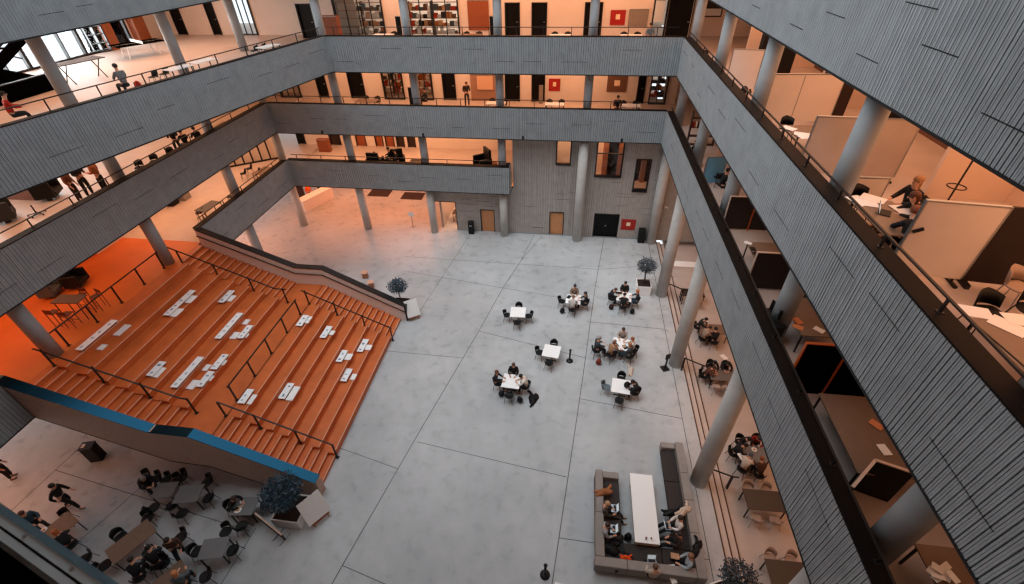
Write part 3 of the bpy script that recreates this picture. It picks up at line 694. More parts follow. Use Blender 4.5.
# crumpled coat: a low bumpy heap
def heap(name, seed, ex, ey, ez):
    """a dropped coat: an uneven draped sheet with a collar lump and two sleeves"""
    rnd = random.Random(seed); mb = MB(); n = 22; ph = [rnd.uniform(0, 6.3) for _ in range(6)]
    rim = [1 + .22 * math.sin(2 * 2 * PI * i / n + ph[0]) + .14 * math.sin(3 * 2 * PI * i / n + ph[1]) + .08 * math.sin(7 * 2 * PI * i / n + ph[2]) for i in range(n)]
    vs = []
    for k, (q, h) in enumerate(((1, 0), (1.0, .18), (.8, .5), (.55, .8), (.25, .95))):
        for i in range(n):
            a = 2 * PI * i / n; r = q * rim[i]; w = 1 + (.28 * math.sin(5 * a + ph[3] + k) + .16 * math.sin(9 * a + ph[4])) * (k > 0)
            vs.append((ex * r * math.cos(a), ey * r * math.sin(a), ez * h * w))
    fs = [(k * n + i, k * n + (i + 1) % n, (k + 1) * n + (i + 1) % n, (k + 1) * n + i) for k in range(4) for i in range(n)] + [tuple(range(n - 1, -1, -1)), tuple(4 * n + i for i in range(n))]
    mb.add(vs, fs)
    parts = [('coat_body', mb.mesh('coat_body', [BLACKP], True), None)]
    for s in (-1, 1):
        sl = MB(); p0 = (s * ex * .55, ey * .3, ez * .5); p1 = (s * ex * 1.15, ey * (.7 + .2 * s), .05); p2 = (s * ex * 1.3, ey * (1.1 + .3 * s), .04)
        sl.tube(p0, p1, .065, 8, r2=.055); sl.tube(p1, p2, .055, 8, r2=.045); parts.append(('sleeve', sl.mesh('sleeve', [BLACKP], True), None))
    lib(name, parts)
heap('coat', 3, .30, .17, .16); heap('coat_big', 5, .40, .22, .2)
# cup
a = MB(); a.lathe([(.03, 0), (.042, .095), (.036, .09), (.027, .01)], n=12); lib('cup', [('cup_body', a.mesh('cup_body', [WHITE], True), None), ('coffee', MB().lathe([(.034, .07), (.034, .072)], n=12).mesh('coffee', [WOODC]), None)])
lib('plate', [('plate_rim', MB().lathe([(.06, 0), (.12, .018), (.125, .02), (.07, .006)], n=20).mesh('plate_rim', [WHITE], True), None), ('food', MB().ball((0, 0, .02), (.06, .05, .02), 10, 6).mesh('food', [mat('food', '#c98a4a', .7)], True), None)])
# bollard: weighted foot, post, cap
lib('bollard', [('foot', MB().lathe([(.19, 0), (.19, .03), (.1, .08), (.06, .1)], n=20).mesh('foot', [BLACK], True), None), ('post', MB().lathe([(.05, .08), (.05, .82)], n=14).mesh('post', [BLACK], True), None), ('cap', MB().lathe([(.07, .82), (.075, .86), (.05, .9)], n=14).mesh('cap', [BLACK], True), None)])
# planter tree
def tree_lib(name, seed, pw, ph, tr, ct, potm, leafc, nl=900, tz=1.9):
    rnd = random.Random(seed)
    p = MB(); w = pw / 2; t = .04
    for x0, x1, y0, y1 in ((-w, w, -w, -w + t), (-w, w, w - t, w), (-w, -w + t, -w + t, w - t), (w - t, w, -w + t, w - t)): p.box(x0, x1, y0, y1, 0, ph)
    p.box(-w + t, w - t, -w + t, w - t, 0, .05)
    so = MB(); so.box(-w + t, w - t, -w + t, w - t, ph - .14, ph - .07)
    pts = [(0, 0, ph - .1), (.02, .01, ph + .35), (-.02, .02, ph + .75), (.01, 0, tz)]; ed = [(0, 1), (1, 2), (2, 3)]; rad = [.045, .035, .03, .02]
    for k in range(7):
        a = k * 2.4; q = (math.cos(a) * tr * .55, math.sin(a) * tr * .55, tz + rnd.uniform(-.1, .25)); pts.append(q); rad.append(.009); ed.append((2 if k % 2 else 3, len(pts) - 1))
    trunk = skinned('trunk', pts, ed, rad, 0, [mat('bark', '#3a2a20', .8, var=.2, scale=20)], 0)
    L = MB()
    for _ in range(nl):
        u = Vector((rnd.gauss(0, 1), rnd.gauss(0, 1), rnd.gauss(0, 1))).normalized() * tr * rnd.uniform(.25, 1) ** .5
        u.z *= ct; c = Vector((0, 0, tz + .12)) + u * rnd.uniform(.86, 1.1)
        d = Vector((rnd.uniform(-1, 1), rnd.uniform(-1, 1), rnd.uniform(-.6, .9))).normalized(); s = d.orthogonal().normalized(); s.rotate(Matrix.Rotation(rnd.uniform(0, 6.3), 3, d)); ln = rnd.uniform(.09, .15)
        L.add([c, c + d * ln * .5 + s * ln * .24, c + d * ln, c + d * ln * .5 - s * ln * .24], [(0, 1, 2, 3)])
    lib(name, [('pot', p.mesh('pot', [potm]), None), ('soil', so.mesh('soil', [mat('soil', '#2a1912', .9, var=.3, scale=20, bump=.6)]), None), ('trunk', trunk, None), ('foliage', L.mesh('foliage', [leafc]), None)])
LEAF = mat('leaf_blue_green', '#2c4552', .55, var=.35, scale=9); LEAF2 = mat('leaf_grey_green', '#3e4a50', .6, var=.35, scale=9)
tree_lib('tree_big', 1, 1.15, .55, .80, .78, WHITE, LEAF, 2600, 1.6)
tree_lib('tree_mid', 2, .9, .72, .62, .8, WHITE, LEAF2, 1100, 1.95)
tree_lib('tree_black', 3, .9, .55, .62, .72, BLACKP, LEAF, 1100, 1.75)
# ------------------------------------------------------------------ the hall floor: white cafe tables
SD = {'N': (0, 1), 'S': (0, -1), 'E': (1, 0), 'W': (-1, 0)}
SN = {'N': 'far', 'S': 'near', 'E': 'column-facing', 'W': 'stair-facing'}
def around(c, rot, side, dist):
    d = Vector((*SD[side], 0)); d.rotate(Matrix.Rotation(rot, 3, 'Z')); return Vector((c.x, c.y, 0)) + d * dist, math.degrees(math.atan2(-d.y, -d.x))
def seat(c, rot, side, label, dist=.72, kind='chair', z=0.0, group=None, jit=0):
    p, f = around(c, rot, side, dist); p.z = z
    return make(kind, 'chair', label, 'chair', p, math.radians(f - 90 + jit), group)
def sitter(c, rot, side, label, dist=.70, pose='sit', z=0.0, turn=0, **k):
    p, f = around(c, rot, side, dist); p.z = z
    return person(pose, p, f + turn, label, **k)
TB = {}
def cafe(key, u, v, rot, phrase):
    p = at(u, v, .74); TB[key] = (Vector((p.x, p.y, 0)), math.radians(rot), phrase)
    make('cafe_table', 'cafe_table', phrase[0].upper() + phrase[1:] if False else phrase, 'table', (p.x, p.y, 0), math.radians(rot), 'square white cafe tables')
cafe('T1', 518, 312, 2, 'empty square white table closest to the stair, with four empty black chairs')
cafe('T2', 573.5, 299, -4, 'square white table strewn with dark things, a bun-haired person on its far side')
cafe('T3', 624, 296.5, -6, 'square white table by the white planter, crowded by people in black')
cafe('T4', 551.5, 351, -8, 'empty square white table beside a short black bollard')
cafe('T5', 621, 344, -10, 'square white table ringed by five people, papers and laptops on top')
cafe('T6', 621, 386, -7, 'square white table with a black rucksack lying on it')
cafe('T7', 511.5, 381, -3, 'bare square white table with three people in black and white')
def T(k): return TB[k][0], TB[k][1]
nm = {'T1': 'the empty white table closest to the stair', 'T4': 'the empty white table beside the bollard', 'T6': 'the white table with the rucksack', 'T2': "the bun-haired person's white table",
      'T3': 'the white table by the planter', 'T5': 'the white table ringed by five people', 'T7': 'the bare white table of three people'}
for k, sides in (('T1', 'NSEW'), ('T4', 'NSW'), ('T6', 'NSWE'), ('T2', 'NSEW'), ('T3', 'NSEW'), ('T5', 'NE'), ('T7', 'NSEW')):
    for sd in sides:
        kind = 'chair_grey' if (k, sd) in (('T6', 'W'),) else 'chair'
        seat(*T(k), sd, '%s shell chair on the %s side of %s' % ('grey' if kind == 'chair_grey' else 'black', SN[sd], nm[k]), kind=kind, group='chairs at the white cafe tables', dist=.66 if k in ('T1', 'T4') else .72, jit={'N': 4, 'S': -6, 'E': 10, 'W': -8}[sd])
sitter(*T('T2'), 'N', 'person with a dark bun at the far side of the littered white table', style='bun', top='#8a7566', hair='#15100e', legs='#2a2a2c')
sitter(*T('T2'), 'S', 'person in a light grey top bending over the littered white table', pose='lean', top='#b5b0aa', hair='#6d5a4a', legs='#2a2a2c')
sitter(*T('T2'), 'E', 'person all in black on the column-facing side of the littered white table', pose='sit', dist=.8, top='#141417', hair='#15100e')
sitter(*T('T3'), 'N', 'person in black with a pale face behind the white table by the planter', dist=.78, top='#101012', hair='#1a1411')
sitter(*T('T3'), 'W', 'person in a dark jacket on the stair-facing side of the table by the planter', pose='lean', dist=.9, top='#1b1c20', hair='#4b3a32')
sitter(*T('T3'), 'E', 'red-haired person in black and blue next to the white planter', dist=.85, top='#16181d', hair='#b3602c', legs='#2c4a5a', style='long')
sitter(*T('T3'), 'S', 'person in black seen from behind at the table by the planter', pose='lean', dist=.72, top='#0e0e10', hair='#120d0b')
c, r = T('T5')
sitter(c, r, 'N', 'fair-skinned person in a beige cardigan on the far side of the crowded white table', top='#a89c92', hair='#3a2a22', dist=.72)
sitter(c, r, 'E', 'person in a pale vest and dark sleeves on the column side of the crowded table', top='#cfc8be', hair='#8a4a2a', dist=.66, legs='#28363c')
person('sit', at(629.5, 356, .45) * 1, 150, 'person with bare arms at the near corner of the crowded white table', top='#3a4448', hair='#a56a3c', legs='#2d4148', style='long').location.z = 0
person('lean', (at(609.5, 354, .5).x, at(609.5, 354, .5).y, 0), 50, 'person in a camel coat leaning in to the crowded white table', top='#9a7458', hair='#7a4a30', legs='#2b2624', style='long')
person('sit', (at(596, 350, .5).x, at(596, 350, .5).y, 0), 20, 'grey-haired person in a dark grey jacket sitting back from the crowded table', top='#34373b', hair='#8f8b86', legs='#17181b', scale=1.08)
for u, v, f, l in ((629.5, 356.5, 150, 'black chair under the bare-armed person at the crowded table'), (609.5, 355, 50, 'black chair under the person in the camel coat'), (596, 350.5, 20, 'black chair of the grey-haired person by the crowded table')):
    p = at(u, v, .45); make('chair', 'chair', l, 'chair', (p.x, p.y, 0), math.radians(f - 90), 'chairs at the white cafe tables')
sitter(*T('T6'), 'E', 'person in a black hooded jacket at the table with the rucksack', dist=.86, pose='lean', top='#101113', hair='#15100e')
sitter(*T('T7'), 'N', 'brown-haired person in a black jacket over a white shirt at the far side', dist=.72, top='#121214', hair='#5a3a26', style='long')
sitter(*T('T7'), 'E', 'dark-haired person in a white shirt reaching across the bare white table', pose='lean', dist=.82, top='#e6ddd2', hair='#171210', legs='#151517')
sitter(*T('T7'), 'W', 'long-haired person in black on the stair side of the bare white table', dist=.85, top='#131215', hair='#6b4028', style='long')
def on(lb, name, label, cat, u, v, z, rz=0, zz=None, group=None, mats=None, scale=1.0):
    p = at(u, v, z); return make(lb, name, label, cat, (p.x, p.y, zz if zz is not None else z), math.radians(rz), group, mats, scale)
on('rucksack', 'rucksack', 'black rucksack standing on a white table', 'bag', 626.5, 387, .76, 20, .742)
on('rucksack', 'rucksack', 'black rucksack on the concrete by the littered white table', 'bag', 562, 313, .0, 40)
on('rucksack', 'rucksack', 'dark red rucksack beside the person in the dark jacket', 'bag', 611, 308.5, .05, 10, 0, None, {'bag_body': cloth('#3d1512'), 'pocket': cloth('#4a1a15')})
on('rucksack', 'rucksack', 'black rucksack on the floor on the near side of the table by the planter', 'bag', 632, 313.5, .0, 70, 0)
on('rucksack', 'rucksack', 'red-brown rucksack on the floor behind the camel coat', 'bag', 598.5, 364, .0, 100, 0, None, {'bag_body': cloth('#7a2a1a'), 'pocket': cloth('#6a2015')})
on('rucksack', 'rucksack', 'navy rucksack at the stair-side corner of the bare white table', 'bag', 501.5, 396, .0, 30, 0, None, {'bag_body': cloth('#18242c'), 'pocket': cloth('#1a2a34')})
on('rucksack', 'rucksack', 'black rucksack on the floor in front of the bare white table', 'bag', 520, 402, .0, -30, 0)
on('coat_big', 'coat', 'long black coat slumped on the floor by the person in the white shirt', 'coat', 533.5, 398, .1, 95, 0)
on('coat', 'coat', 'cream coat heaped on the floor near the crowded white table', 'coat', 631, 370, .1, 80, 0, None, {'coat_body': cloth('#c9b8a6'), 'sleeve': cloth('#c9b8a6')})
on('bollard', 'bollard', 'short black bollard beside an empty white table', 'bollard', 569.5, 361, 0)
on('bollard', 'bollard', 'short black bollard standing alone on the bare concrete near the sofa', 'bollard', 545, 575, 0)
on('laptop', 'laptop', 'open laptop on the crowded white table, farther one', 'laptop', 616, 345, .74, 120, .742, None, {'keyboard_half': BLACKP, 'lid': BLACKP})
on('laptop', 'laptop', 'open laptop on the crowded white table by the column side', 'laptop', 625, 347, .74, -70, .742, None, {'keyboard_half': BLACKP, 'lid': BLACKP})
on('laptop', 'laptop', 'black laptop on the littered white table', 'laptop', 569, 297, .74, 60, .742, None, {'keyboard_half': BLACKP, 'lid': BLACKP})
on('laptop', 'laptop', 'black laptop on the white table by the planter', 'laptop', 619, 293, .74, 180, .742, None, {'keyboard_half': BLACKP, 'lid': BLACKP})
on('cup', 'cup', 'white paper cup on the bare white table', 'cup', 515.5, 377, .74, 0, .742)
on('sheet', 'paper_sheet', 'white sheet of paper on the crowded white table', 'paper', 621, 340, .74, 30, .742)

# ------------------------------------------------------------------ U-shaped lounge sofa and its long table
SOFG = mat('sofa_grey_felt', '#8f8781', .85, var=.08, scale=5); SOFD = mat('sofa_dark_seat', '#2f2724', .8, var=.12, scale=5); SOFB = mat('sofa_plinth', '#4a3830', .8)
DXL = .1
so = thing('lounge_sofa', 'U-shaped grey lounge sofa with dark seats around a long white table', 'sofa', (3.75, 7.3, 0))
def sp(name, x0, x1, y0, y1, z0, z1, m, bw=.03):
    o = MB().box(x0 - 3.75, x1 - 3.75, y0 - 7.3, y1 - 7.3, z0, z1).build(name, [m], so); bevel(o, bw); return o
sp('plinth', 1.85, 2.75, 7.4, 11.1, .0, .22, SOFB, .01); sp('plinth', 2.75, 5.75, 7.4, 8.2, 0, .22, SOFB, .01); sp('plinth', 4.86, 5.75, 8.2, 12.8, 0, .22, SOFB, .01)
sp('seat', 2.13, 2.85, 9.3, 10.85, .22, .43, SOFD); sp('seat', 2.13, 2.85, 7.65, 9.29, .22, .43, SOFD)
sp('seat', 2.86, 4.3, 7.65, 8.35, .22, .43, SOFD); sp('seat', 4.31, 5.4, 7.65, 8.35, .22, .43, SOFD)
sp('seat', 4.80, 5.4, 8.36, 9.8, .22, .43, SOFD); sp('seat', 4.80, 5.4, 9.81, 11.1, .22, .43, SOFD); sp('seat', 4.80, 5.4, 11.11, 12.6, .22, .43, SOFD)
sp('backrest', 1.86, 2.16, 9.3, 11.15, .2, .72, SOFG); sp('backrest', 1.82, 2.15, 7.64, 9.29, .2, .72, SOFG)
sp('backrest', 1.78, 2.95, 7.3, 7.64, .2, .72, SOFG); sp('backrest', 2.96, 4.1, 7.3, 7.64, .2, .72, SOFG); sp('backrest', 4.11, 5.4, 7.3, 7.64, .2, .72, SOFG)
sp('backrest', 5.41, 5.76, 7.3, 8.9, .2, .72, SOFG); sp('backrest', 5.41, 5.76, 8.91, 10.2, .2, .72, SOFG); sp('backrest', 5.41, 5.76, 10.21, 11.4, .2, .72, SOFG); sp('backrest', 5.41, 5.76, 11.41, 12.9, .2, .72, SOFG)
sp('armrest', 2.14, 2.85, 10.86, 11.15, .2, .62, SOFG); sp('armrest', 4.80, 5.4, 12.61, 12.9, .2, .62, SOFG)
lt = thing('long_table', 'long white table inside the U-shaped sofa', 'table', (3.75, 9.7, 0))
MB().box(-.46, .46, -1.41, 1.41, .68, .74).build('tabletop', [WHITE], lt); MB().box(-.44, .44, -1.39, 1.39, .50, .68).build('apron', [mat('pale_wood', '#d8b79a', .5)], lt)
for y in (-1.2, 1.2): MB().box(-.38, .38, y - .05, y + .05, 0, .5).build('leg', [BLACK], lt)
on('cup', 'cup', 'paper cup on the near end of the long white table, nearer its middle', 'cup', 646, 539, .74, 0, .742, None, {'cup_body': cloth('#7a5a48')}); on('cup', 'cup', 'paper cup at the near corner of the long white table', 'cup', 651, 539, .74, 0, .742)
Z43 = -.03
def sofa_person(u, v, face, label, **k):
    p = at(u, v, .75); return person('lap', (p.x, p.y, Z43), face, label, **k)
sofa_person(606, 510, 0, 'fair-haired person in an olive top with a laptop on the sofa arm facing the table', top='#3a342c', hair='#b08a66', legs='#2c2a28')
sofa_person(606, 531, 0, 'dark-haired person in a grey shirt with a white laptop on the sofa', top='#9aa0a4', hair='#3a241a', legs='#1a1a1c')
sofa_person(653, 573, 95, 'person in a pale top facing the long table from the near sofa row', top='#b3a698', hair='#5a3d2a', legs='#141416')
sofa_person(678, 524, 185, 'dark-haired person in white with an open laptop on the sofa, column side', top='#e9e3dc', hair='#2c1d16', legs='#151517')
sofa_person(677, 540, 180, 'person in a dark brown patterned jumper on the column side of the sofa', top='#2b1f1a', hair='#1d1411', legs='#121214')
sofa_person(688, 562, 175, 'person in a light blue shirt holding a brown book in the sofa corner', top='#a9b6bd', hair='#8a6448', legs='#1a1a1c')
def lapped(lb, name, label, cat, u, v, z, rz, mats=None): return on(lb, name, label, cat, u, v, z, rz, z, None, mats)
lapped('laptop', 'laptop', 'silver laptop on the lap of the person in olive', 'laptop', 614, 508.5, .66, -90); lapped('laptop', 'laptop', 'silver laptop on the lap of the person in the grey shirt', 'laptop', 613, 529, .66, -90)
lapped('laptop', 'laptop', 'silver laptop on the lap of the person in the near sofa row', 'laptop', 652, 562, .66, 5); lapped('laptop', 'laptop', 'silver laptop on the lap of the person in the white top', 'laptop', 668, 526, .66, 95)
lapped('sheet', 'book', 'open brown book held in the sofa corner', 'book', 675, 556, .68, 85, {'sheet': mat('book_page', '#b98a68', .7)})
on('laptop', 'laptop', 'white open laptop lying on the near sofa seat', 'laptop', 671, 572, .44, 10, .432, None, {'keyboard_half': WHITE, 'lid': WHITE}); on('sheet', 'paper_sheet', 'white paper on the near sofa seat below the open laptop', 'paper', 673, 579, .44, 20, .432)
on('coat', 'coat', 'tan coat thrown over the top of the sofa backrest', 'coat', 604, 492, .75, 20, .72, None, {'coat_body': cloth('#a5683e'), 'sleeve': cloth('#a5683e')})
on('coat_big', 'coat', 'black coats heaped in the far-left corner seat of the sofa', 'coat', 610, 548, .5, 10, .43); on('coat_big', 'coat', 'dark navy coat heaped next to an orange scarf', 'coat', 624, 560, .5, 70, .43, None, {'coat_body': cloth('#1a2026'), 'sleeve': cloth('#1a2026')})
on('coat', 'scarf', 'bright orange scarf on the near sofa row', 'scarf', 626, 557, .72, 0, .66, None, {'coat_body': cloth('#f0520f'), 'sleeve': cloth('#f0520f')}, .55)
on('coat', 'coat', 'cream coat over the sofa back behind the person in white', 'coat', 684, 511, .75, 40, .72, None, {'coat_body': cloth('#d2bda9'), 'sleeve': cloth('#d2bda9')}); on('coat', 'coat', 'black jacket on the sofa back above the corner seat', 'coat', 697, 548, .75, 60, .72)
on('coat', 'coat', 'black coat on the seat beyond the person in the white top', 'coat', 672, 513, .45, 10, .43)
on('rucksack', 'rucksack', 'black rucksack against the stair side of the long white table', 'bag', 628, 538, .1, 80, 0)
p = at(559, 583, .74); make('table_white', 'table', 'corner of a white table at the bottom edge below the lone bollard', 'table', (p.x + .45, p.y - .42, 0), -.16)

# ------------------------------------------------------------------ trees in planters, boards
p = at(289, 512, .1); make('tree_big', 'potted_tree', 'bushy blue-green tree in a white box planter at the foot of the orange stair', 'tree', (-10.5, 8.08, 0), 0, None)
p = at(650, 292, 0); make('tree_mid', 'potted_tree', 'tree in a white box planter in front of the far right-hand columns', 'tree', (at(647.5, 296, 0).x - .3, at(647.5, 296, 0).y + .45, 0), 0)
p = at(403, 306, 0); make('tree_black', 'potted_tree', 'tree in a black planter behind the end of the cream balustrade', 'tree', (-10.15, 21.35, 0), 0)
p = at(736, 584, .9); make('tree_mid', 'potted_tree', 'treetop showing at the bottom edge beside the three floor steps', 'tree', (at(738, 580, 1.9).x, at(738, 580, 1.9).y, -.0), .4)
def easel(label, base, rz, h=1.25, w=.8):
    o = thing('easel_sign', label, 'sign', base, rz)
    b = MB(); b.obox((0, -.16, h * .60), (w / 2, .015, h * .42), M=Matrix.Rotation(-.42, 3, 'X')); b.build('board', [WHITE], o)
    for sx in (-1, 1): MB().tube((sx * w * .32, -.40, 0), (sx * w * .2, .08, h * 1.0), .02, 6).build('leg', [WOODC], o)
    MB().tube((0, .40, 0), (0, .08, h), .02, 6).build('leg', [WOODC], o); MB().box(-w * .4, w * .4, -.42, -.32, .16, .2).build('ledge', [WOODC], o)
    return o
easel('blank white board on a wooden easel in front of the near tree planter', (-9.55, 8.15, 0), math.radians(55), 1.35, .95)
easel('blank white board on a wooden easel at the end of the cream balustrade', (-9.25, 20.75, 0), math.radians(35), 1.3, .8)
lib('stool', [('seat', MB().box(-.2, .2, -.2, .2, .40, .45).mesh('seat', [mat('pink_wood', '#d8a88c', .6)]), None), ('base', MB().box(-.17, .17, -.17, .17, 0, .40).mesh('base', [mat('pink_wood_dark', '#a06a4c', .6)]), None)])
on('stool', 'stool', 'small pale wooden stool behind the cream balustrade, farther of two', 'stool', 365, 275, .2, 15, 0); on('stool', 'stool', 'small pale wooden stool behind the cream balustrade, nearer the tree', 'stool', 371, 284.5, .2, 25, 0)
# bin by the back wall
b = thing('litter_bin', 'tall black litter bin against the grey back wall between two openings', 'bin', (at(471.5, 233.5, 0).x, 31.0, 0))
MB().box(-.2, .2, -.2, .2, 0, .95).build('bin_body', [BLACKP], b); MB().box(-.21, .21, -.21, .21, .95, 1.02).build('lid', [BLACK], b); MB().box(-.1, .1, -.215, -.2, .7, .8).build('label_plate', [STEEL], b)
b = thing('litter_bin', 'squat black bin standing beside the stair side wall in the near hall', 'bin', (at(99, 458, 0).x, at(99, 458, 0).y, 0), .3)
MB().box(-.25, .25, -.2, .2, 0, .95).build('bin_body', [BLACKP], b); MB().box(-.27, .27, -.22, .22, .95, 1.0).build('lid', [BLACK], b); MB().box(-.2, -.06, -.1, .1, 1.0, 1.01).build('label_plate', [WHITE], b)
# red squares on the walls, taken for fire hose cabinets
def poster(label, u0, v0, u1, v1, y, m, mark=True, name='wall_sign'):
    a, b = aty(u0, v0, y), aty(u1, v1, y); x0, x1 = sorted((a.x, b.x)); z0, z1 = sorted((a.z, b.z))
    o = thing(name, label, 'sign', ((x0 + x1) / 2, y, z0)); w, h = (x1 - x0) / 2, z1 - z0
    MB().box(-w, w, -.03, .0, 0, h).build('panel', [m], o)
    if mark: MB().box(-w * .28, w * .28, -.034, -.03, h * .38, h * .72).build('emblem', [mat('cream_mark', '#f3d9b8', .5)], o)
    return o
poster('red square panel with a pale mark beside the black double door', 622, 219, 634.5, 230, YW - .04, RED)
# ------------------------------------------------------------------ rooms behind the balconies: back side
YR = 35.3
DKBROWN = mat('dark_brown_panel', '#2a1811', .6); TERRA = mat('terracotta_panel', '#8f4c26', .6, var=.1); GREYP = mat('grey_pinboard', '#8d8279', .8, var=.06, scale=8); BLIND = mat('white_blind', '#dfe6ea', .7)
dn = [3]; wn = [10]; tn = [40]
def bx(u0, u1, lvl, y=YR):
    a, b = aty(u0, 20 if lvl == 3 else (90 if lvl == 2 else 145), y), aty(u1, 20 if lvl == 3 else (90 if lvl == 2 else 145), y); return a.x, b.x
def backwall(lvl, openings, y=YR, x0=-20.6, x1=7.0):
    z0, z1 = FL[lvl], FL[lvl] + 3.12; x = x0; k = 0
    nmz = {1: 'lower', 2: 'middle', 3: 'upper'}[lvl]
    mb = MB()
    for a, b, top in sorted(openings):
        if a > x: mb.box(x, a, y, y + .15, z0, z1)
        if top < z1 - z0: mb.box(a, b, y, y + .15, z0 + top, z1)
        x = b
    mb.box(x, x1, y, y + .15, z0, z1); struct(mb.build('wall_back_%s_rooms' % nmz, [WALLW]))
def bdoor(lvl, u0, u1, m=DOORB, h=2.15, y=YR):
    a, b = bx(u0, u1, lvl, y); o = (a, b, FL[lvl], FL[lvl] + h); d = door('door_%d' % dn[0], o, m, BLACK, y); dn[0] += 1; return (a, b, h)
def bglass(lvl, u0, u1, nb, y=YR, h=2.9, bar=None):
    a, b = bx(u0, u1, lvl, y); z = FL[lvl]
    window('window_%d' % wn[0], (a, b, z, z + h), y, bars=(z + bar,) if bar else (), vbars=[a + (b - a) * (i + 1) / (nb + 1) for i in range(nb)]); wn[0] += 1; return (a, b, h)
def bpanel(name, label, cat, lvl, u0, u1, v0, v1, m, y, group=None, th=.06):
    stands = name in ('screen', 'cabinet', 'box_shelf', 'leaning_board', 'cupboard')
    a, b = aty(u0, (v0 + v1) / 2, y), aty(u1, (v0 + v1) / 2, y); zt, zb = aty((u0 + u1) / 2, v0, y).z, aty((u0 + u1) / 2, v1, y).z
    o = thing(name, label, cat, ((a.x + b.x) / 2, y, FL[lvl] + .006 if stands else zb), 0, group); w = (b.x - a.x) / 2; h = zt - (FL[lvl] + .006 if stands else zb)
    bevel(MB().box(-w, w, -th, 0, 0, h).build('board', [m], o), .008, 1); fm = MB(); fm.box(-w, w, -th - .01, -th + .015, h - .04, h); fm.build('edge_strip', [STEEL], o); return o
# level three
o3 = [bdoor(3, 299, 314), bdoor(3, 505, 520), bdoor(3, 531.5, 547), bdoor(3, 584, 602), bdoor(3, 667, 692, h=2.9)]
o3 += [bglass(3, 336, 384, 3), bglass(3, 408, 459, 3), bglass(3, 652, 666, 0)]
backwall(3, o3, x0=-16.0)
o2 = [bdoor(2, 350, 365), bdoor(2, 443, 456), bdoor(2, 505, 520), bdoor(2, 531.5, 545), bdoor(2, 637, 645), bdoor(2, 318, 328)]
o2 += [bglass(2, 384, 404, 2), bglass(2, 417, 433, 1), bglass(2, 650, 667, 1), bglass(2, 280, 300, 2)]
backwall(2, o2)
Y1R = 36.2
o1 = [bdoor(1, 299, 307, y=Y1R), bdoor(1, 331, 342, m=DKBROWN, y=Y1R), bdoor(1, 357, 367, m=TERRA, y=Y1R), bdoor(1, 376, 384, m=TERRA, y=Y1R), bdoor(1, 386, 395, m=TERRA, y=Y1R), bdoor(1, 397, 405, m=DKBROWN, y=Y1R), bdoor(1, 408, 416, m=DKBROWN, y=Y1R)]
backwall(1, o1, Y1R, x1=-4.2)
struct(MB().box(-4.2, -4.05, 31.7, 42, FL[1], FL[1] + 3.1).build('wall_right_of_lounge', [WALLW]))
for lv in (2, 3): struct(MB().box(-20.6, 7.0, 41.0, 41.2, FL[lv], FL[lv] + 3.1).build('wall_back_far', [WALLW]))
# things on and before the rear walls
poster('red square panel with a white mark on the upper back wall', 611, 10, 624.5, 25, YR - .02, RED)
poster('red square panel with a white mark on the middle back wall', 549, 78.5, 560, 91, YR - .02, RED)
poster('brown square panel with a cream mark on the middle back wall', 608, 75.5, 626, 92, YR - .02, mat('brown_panel', '#6d4a34', .6))
bpanel('wall_mount_board', 'pale grey pinboard beside the upper red panel', 'board', 3, 628.5, 648, 9, 26, GREYP, YR - .02)
bpanel('wall_mount_board', 'pale rectangular board high on the brownish middle back wall', 'board', 2, 477, 493, 75, 89.5, mat('pale_board', '#e0b392', .7), YR - .08)
bpanel('cabinet', 'brown wooden cabinet on the upper back balcony beside a column', 'cabinet', 3, 325, 341, 15, 37, WOODC, 33.6, th=.5)
bpanel('screen', 'slim black room divider left of the second column on the upper back balcony', 'screen', 3, 396.5, 401.5, 16, 36.5, BLACKP, 32.6)
bpanel('screen', 'slim black room divider beside the column at the terracotta wall, upper balcony', 'screen', 3, 490, 493.5, 16, 36.5, BLACKP, 32.6)
bpanel('screen', 'slim black divider on the middle back balcony beside a column', 'screen', 2, 409, 413, 87, 105, BLACKP, 32.6)
bpanel('wall_panel', 'terracotta wall panel on the upper back balcony between glass and column', 'panel', 3, 468, 489, 0, 30, TERRA, YR - .02)
bpanel('wall_panel', 'grey-brown wall panel on the middle back balcony below the pale board', 'panel', 2, 471, 496, 74, 103, mat('taupe_panel', '#a37d66', .7), YR - .005)
bpanel('leaning_board', 'grey board leaning before a black door on the middle balcony', 'board', 2, 539, 543, 85, 104, GREYP, 34.9)
bpanel('blind', 'white blind hanging in the dark glass near the upper right corner', 'blind', 3, 655, 664, 0, 22, BLIND, YR - .15)
bpanel('box_shelf', 'orange-brown box shelf before the lower back rooms', 'shelf', 1, 320, 331, 138, 152, WOODC, 35.0, th=.4)
# shelves seen through the glass of the back rooms
cols = ['#c23b1c', '#d9a273', '#f2ede6', '#f2ede6', '#2a2422', '#7b5540', '#c9742f', '#e8e8e6', '#5c6468']
def shelf_unit(label, x, y, z, w, seed, group=None):
    rnd = random.Random(seed); o = thing('shelf_unit', label, 'shelf', (x, y, z), 0, group)
    for sx in (-1, 1): MB().box(sx * w / 2 - .02, sx * w / 2 + .02, 0, .4, 0, 2.1).build('upright', [BLACK], o)
    for k in range(5): MB().box(-w / 2, w / 2, 0, .4, .1 + .48 * k, .13 + .48 * k).build('shelf_board', [WOODC], o)
    for k in range(4):
        t = -w / 2 + .05
        while t < w / 2 - .2:
            ww = rnd.uniform(.12, .35); h = rnd.uniform(.15, .4); MB().box(t, min(t + ww, w / 2 - .03), .03, .36, .131 + .48 * k, .13 + .48 * k + h).build('storage_box', [cloth(rnd.choice(cols))], o); t += ww + .03
    return o
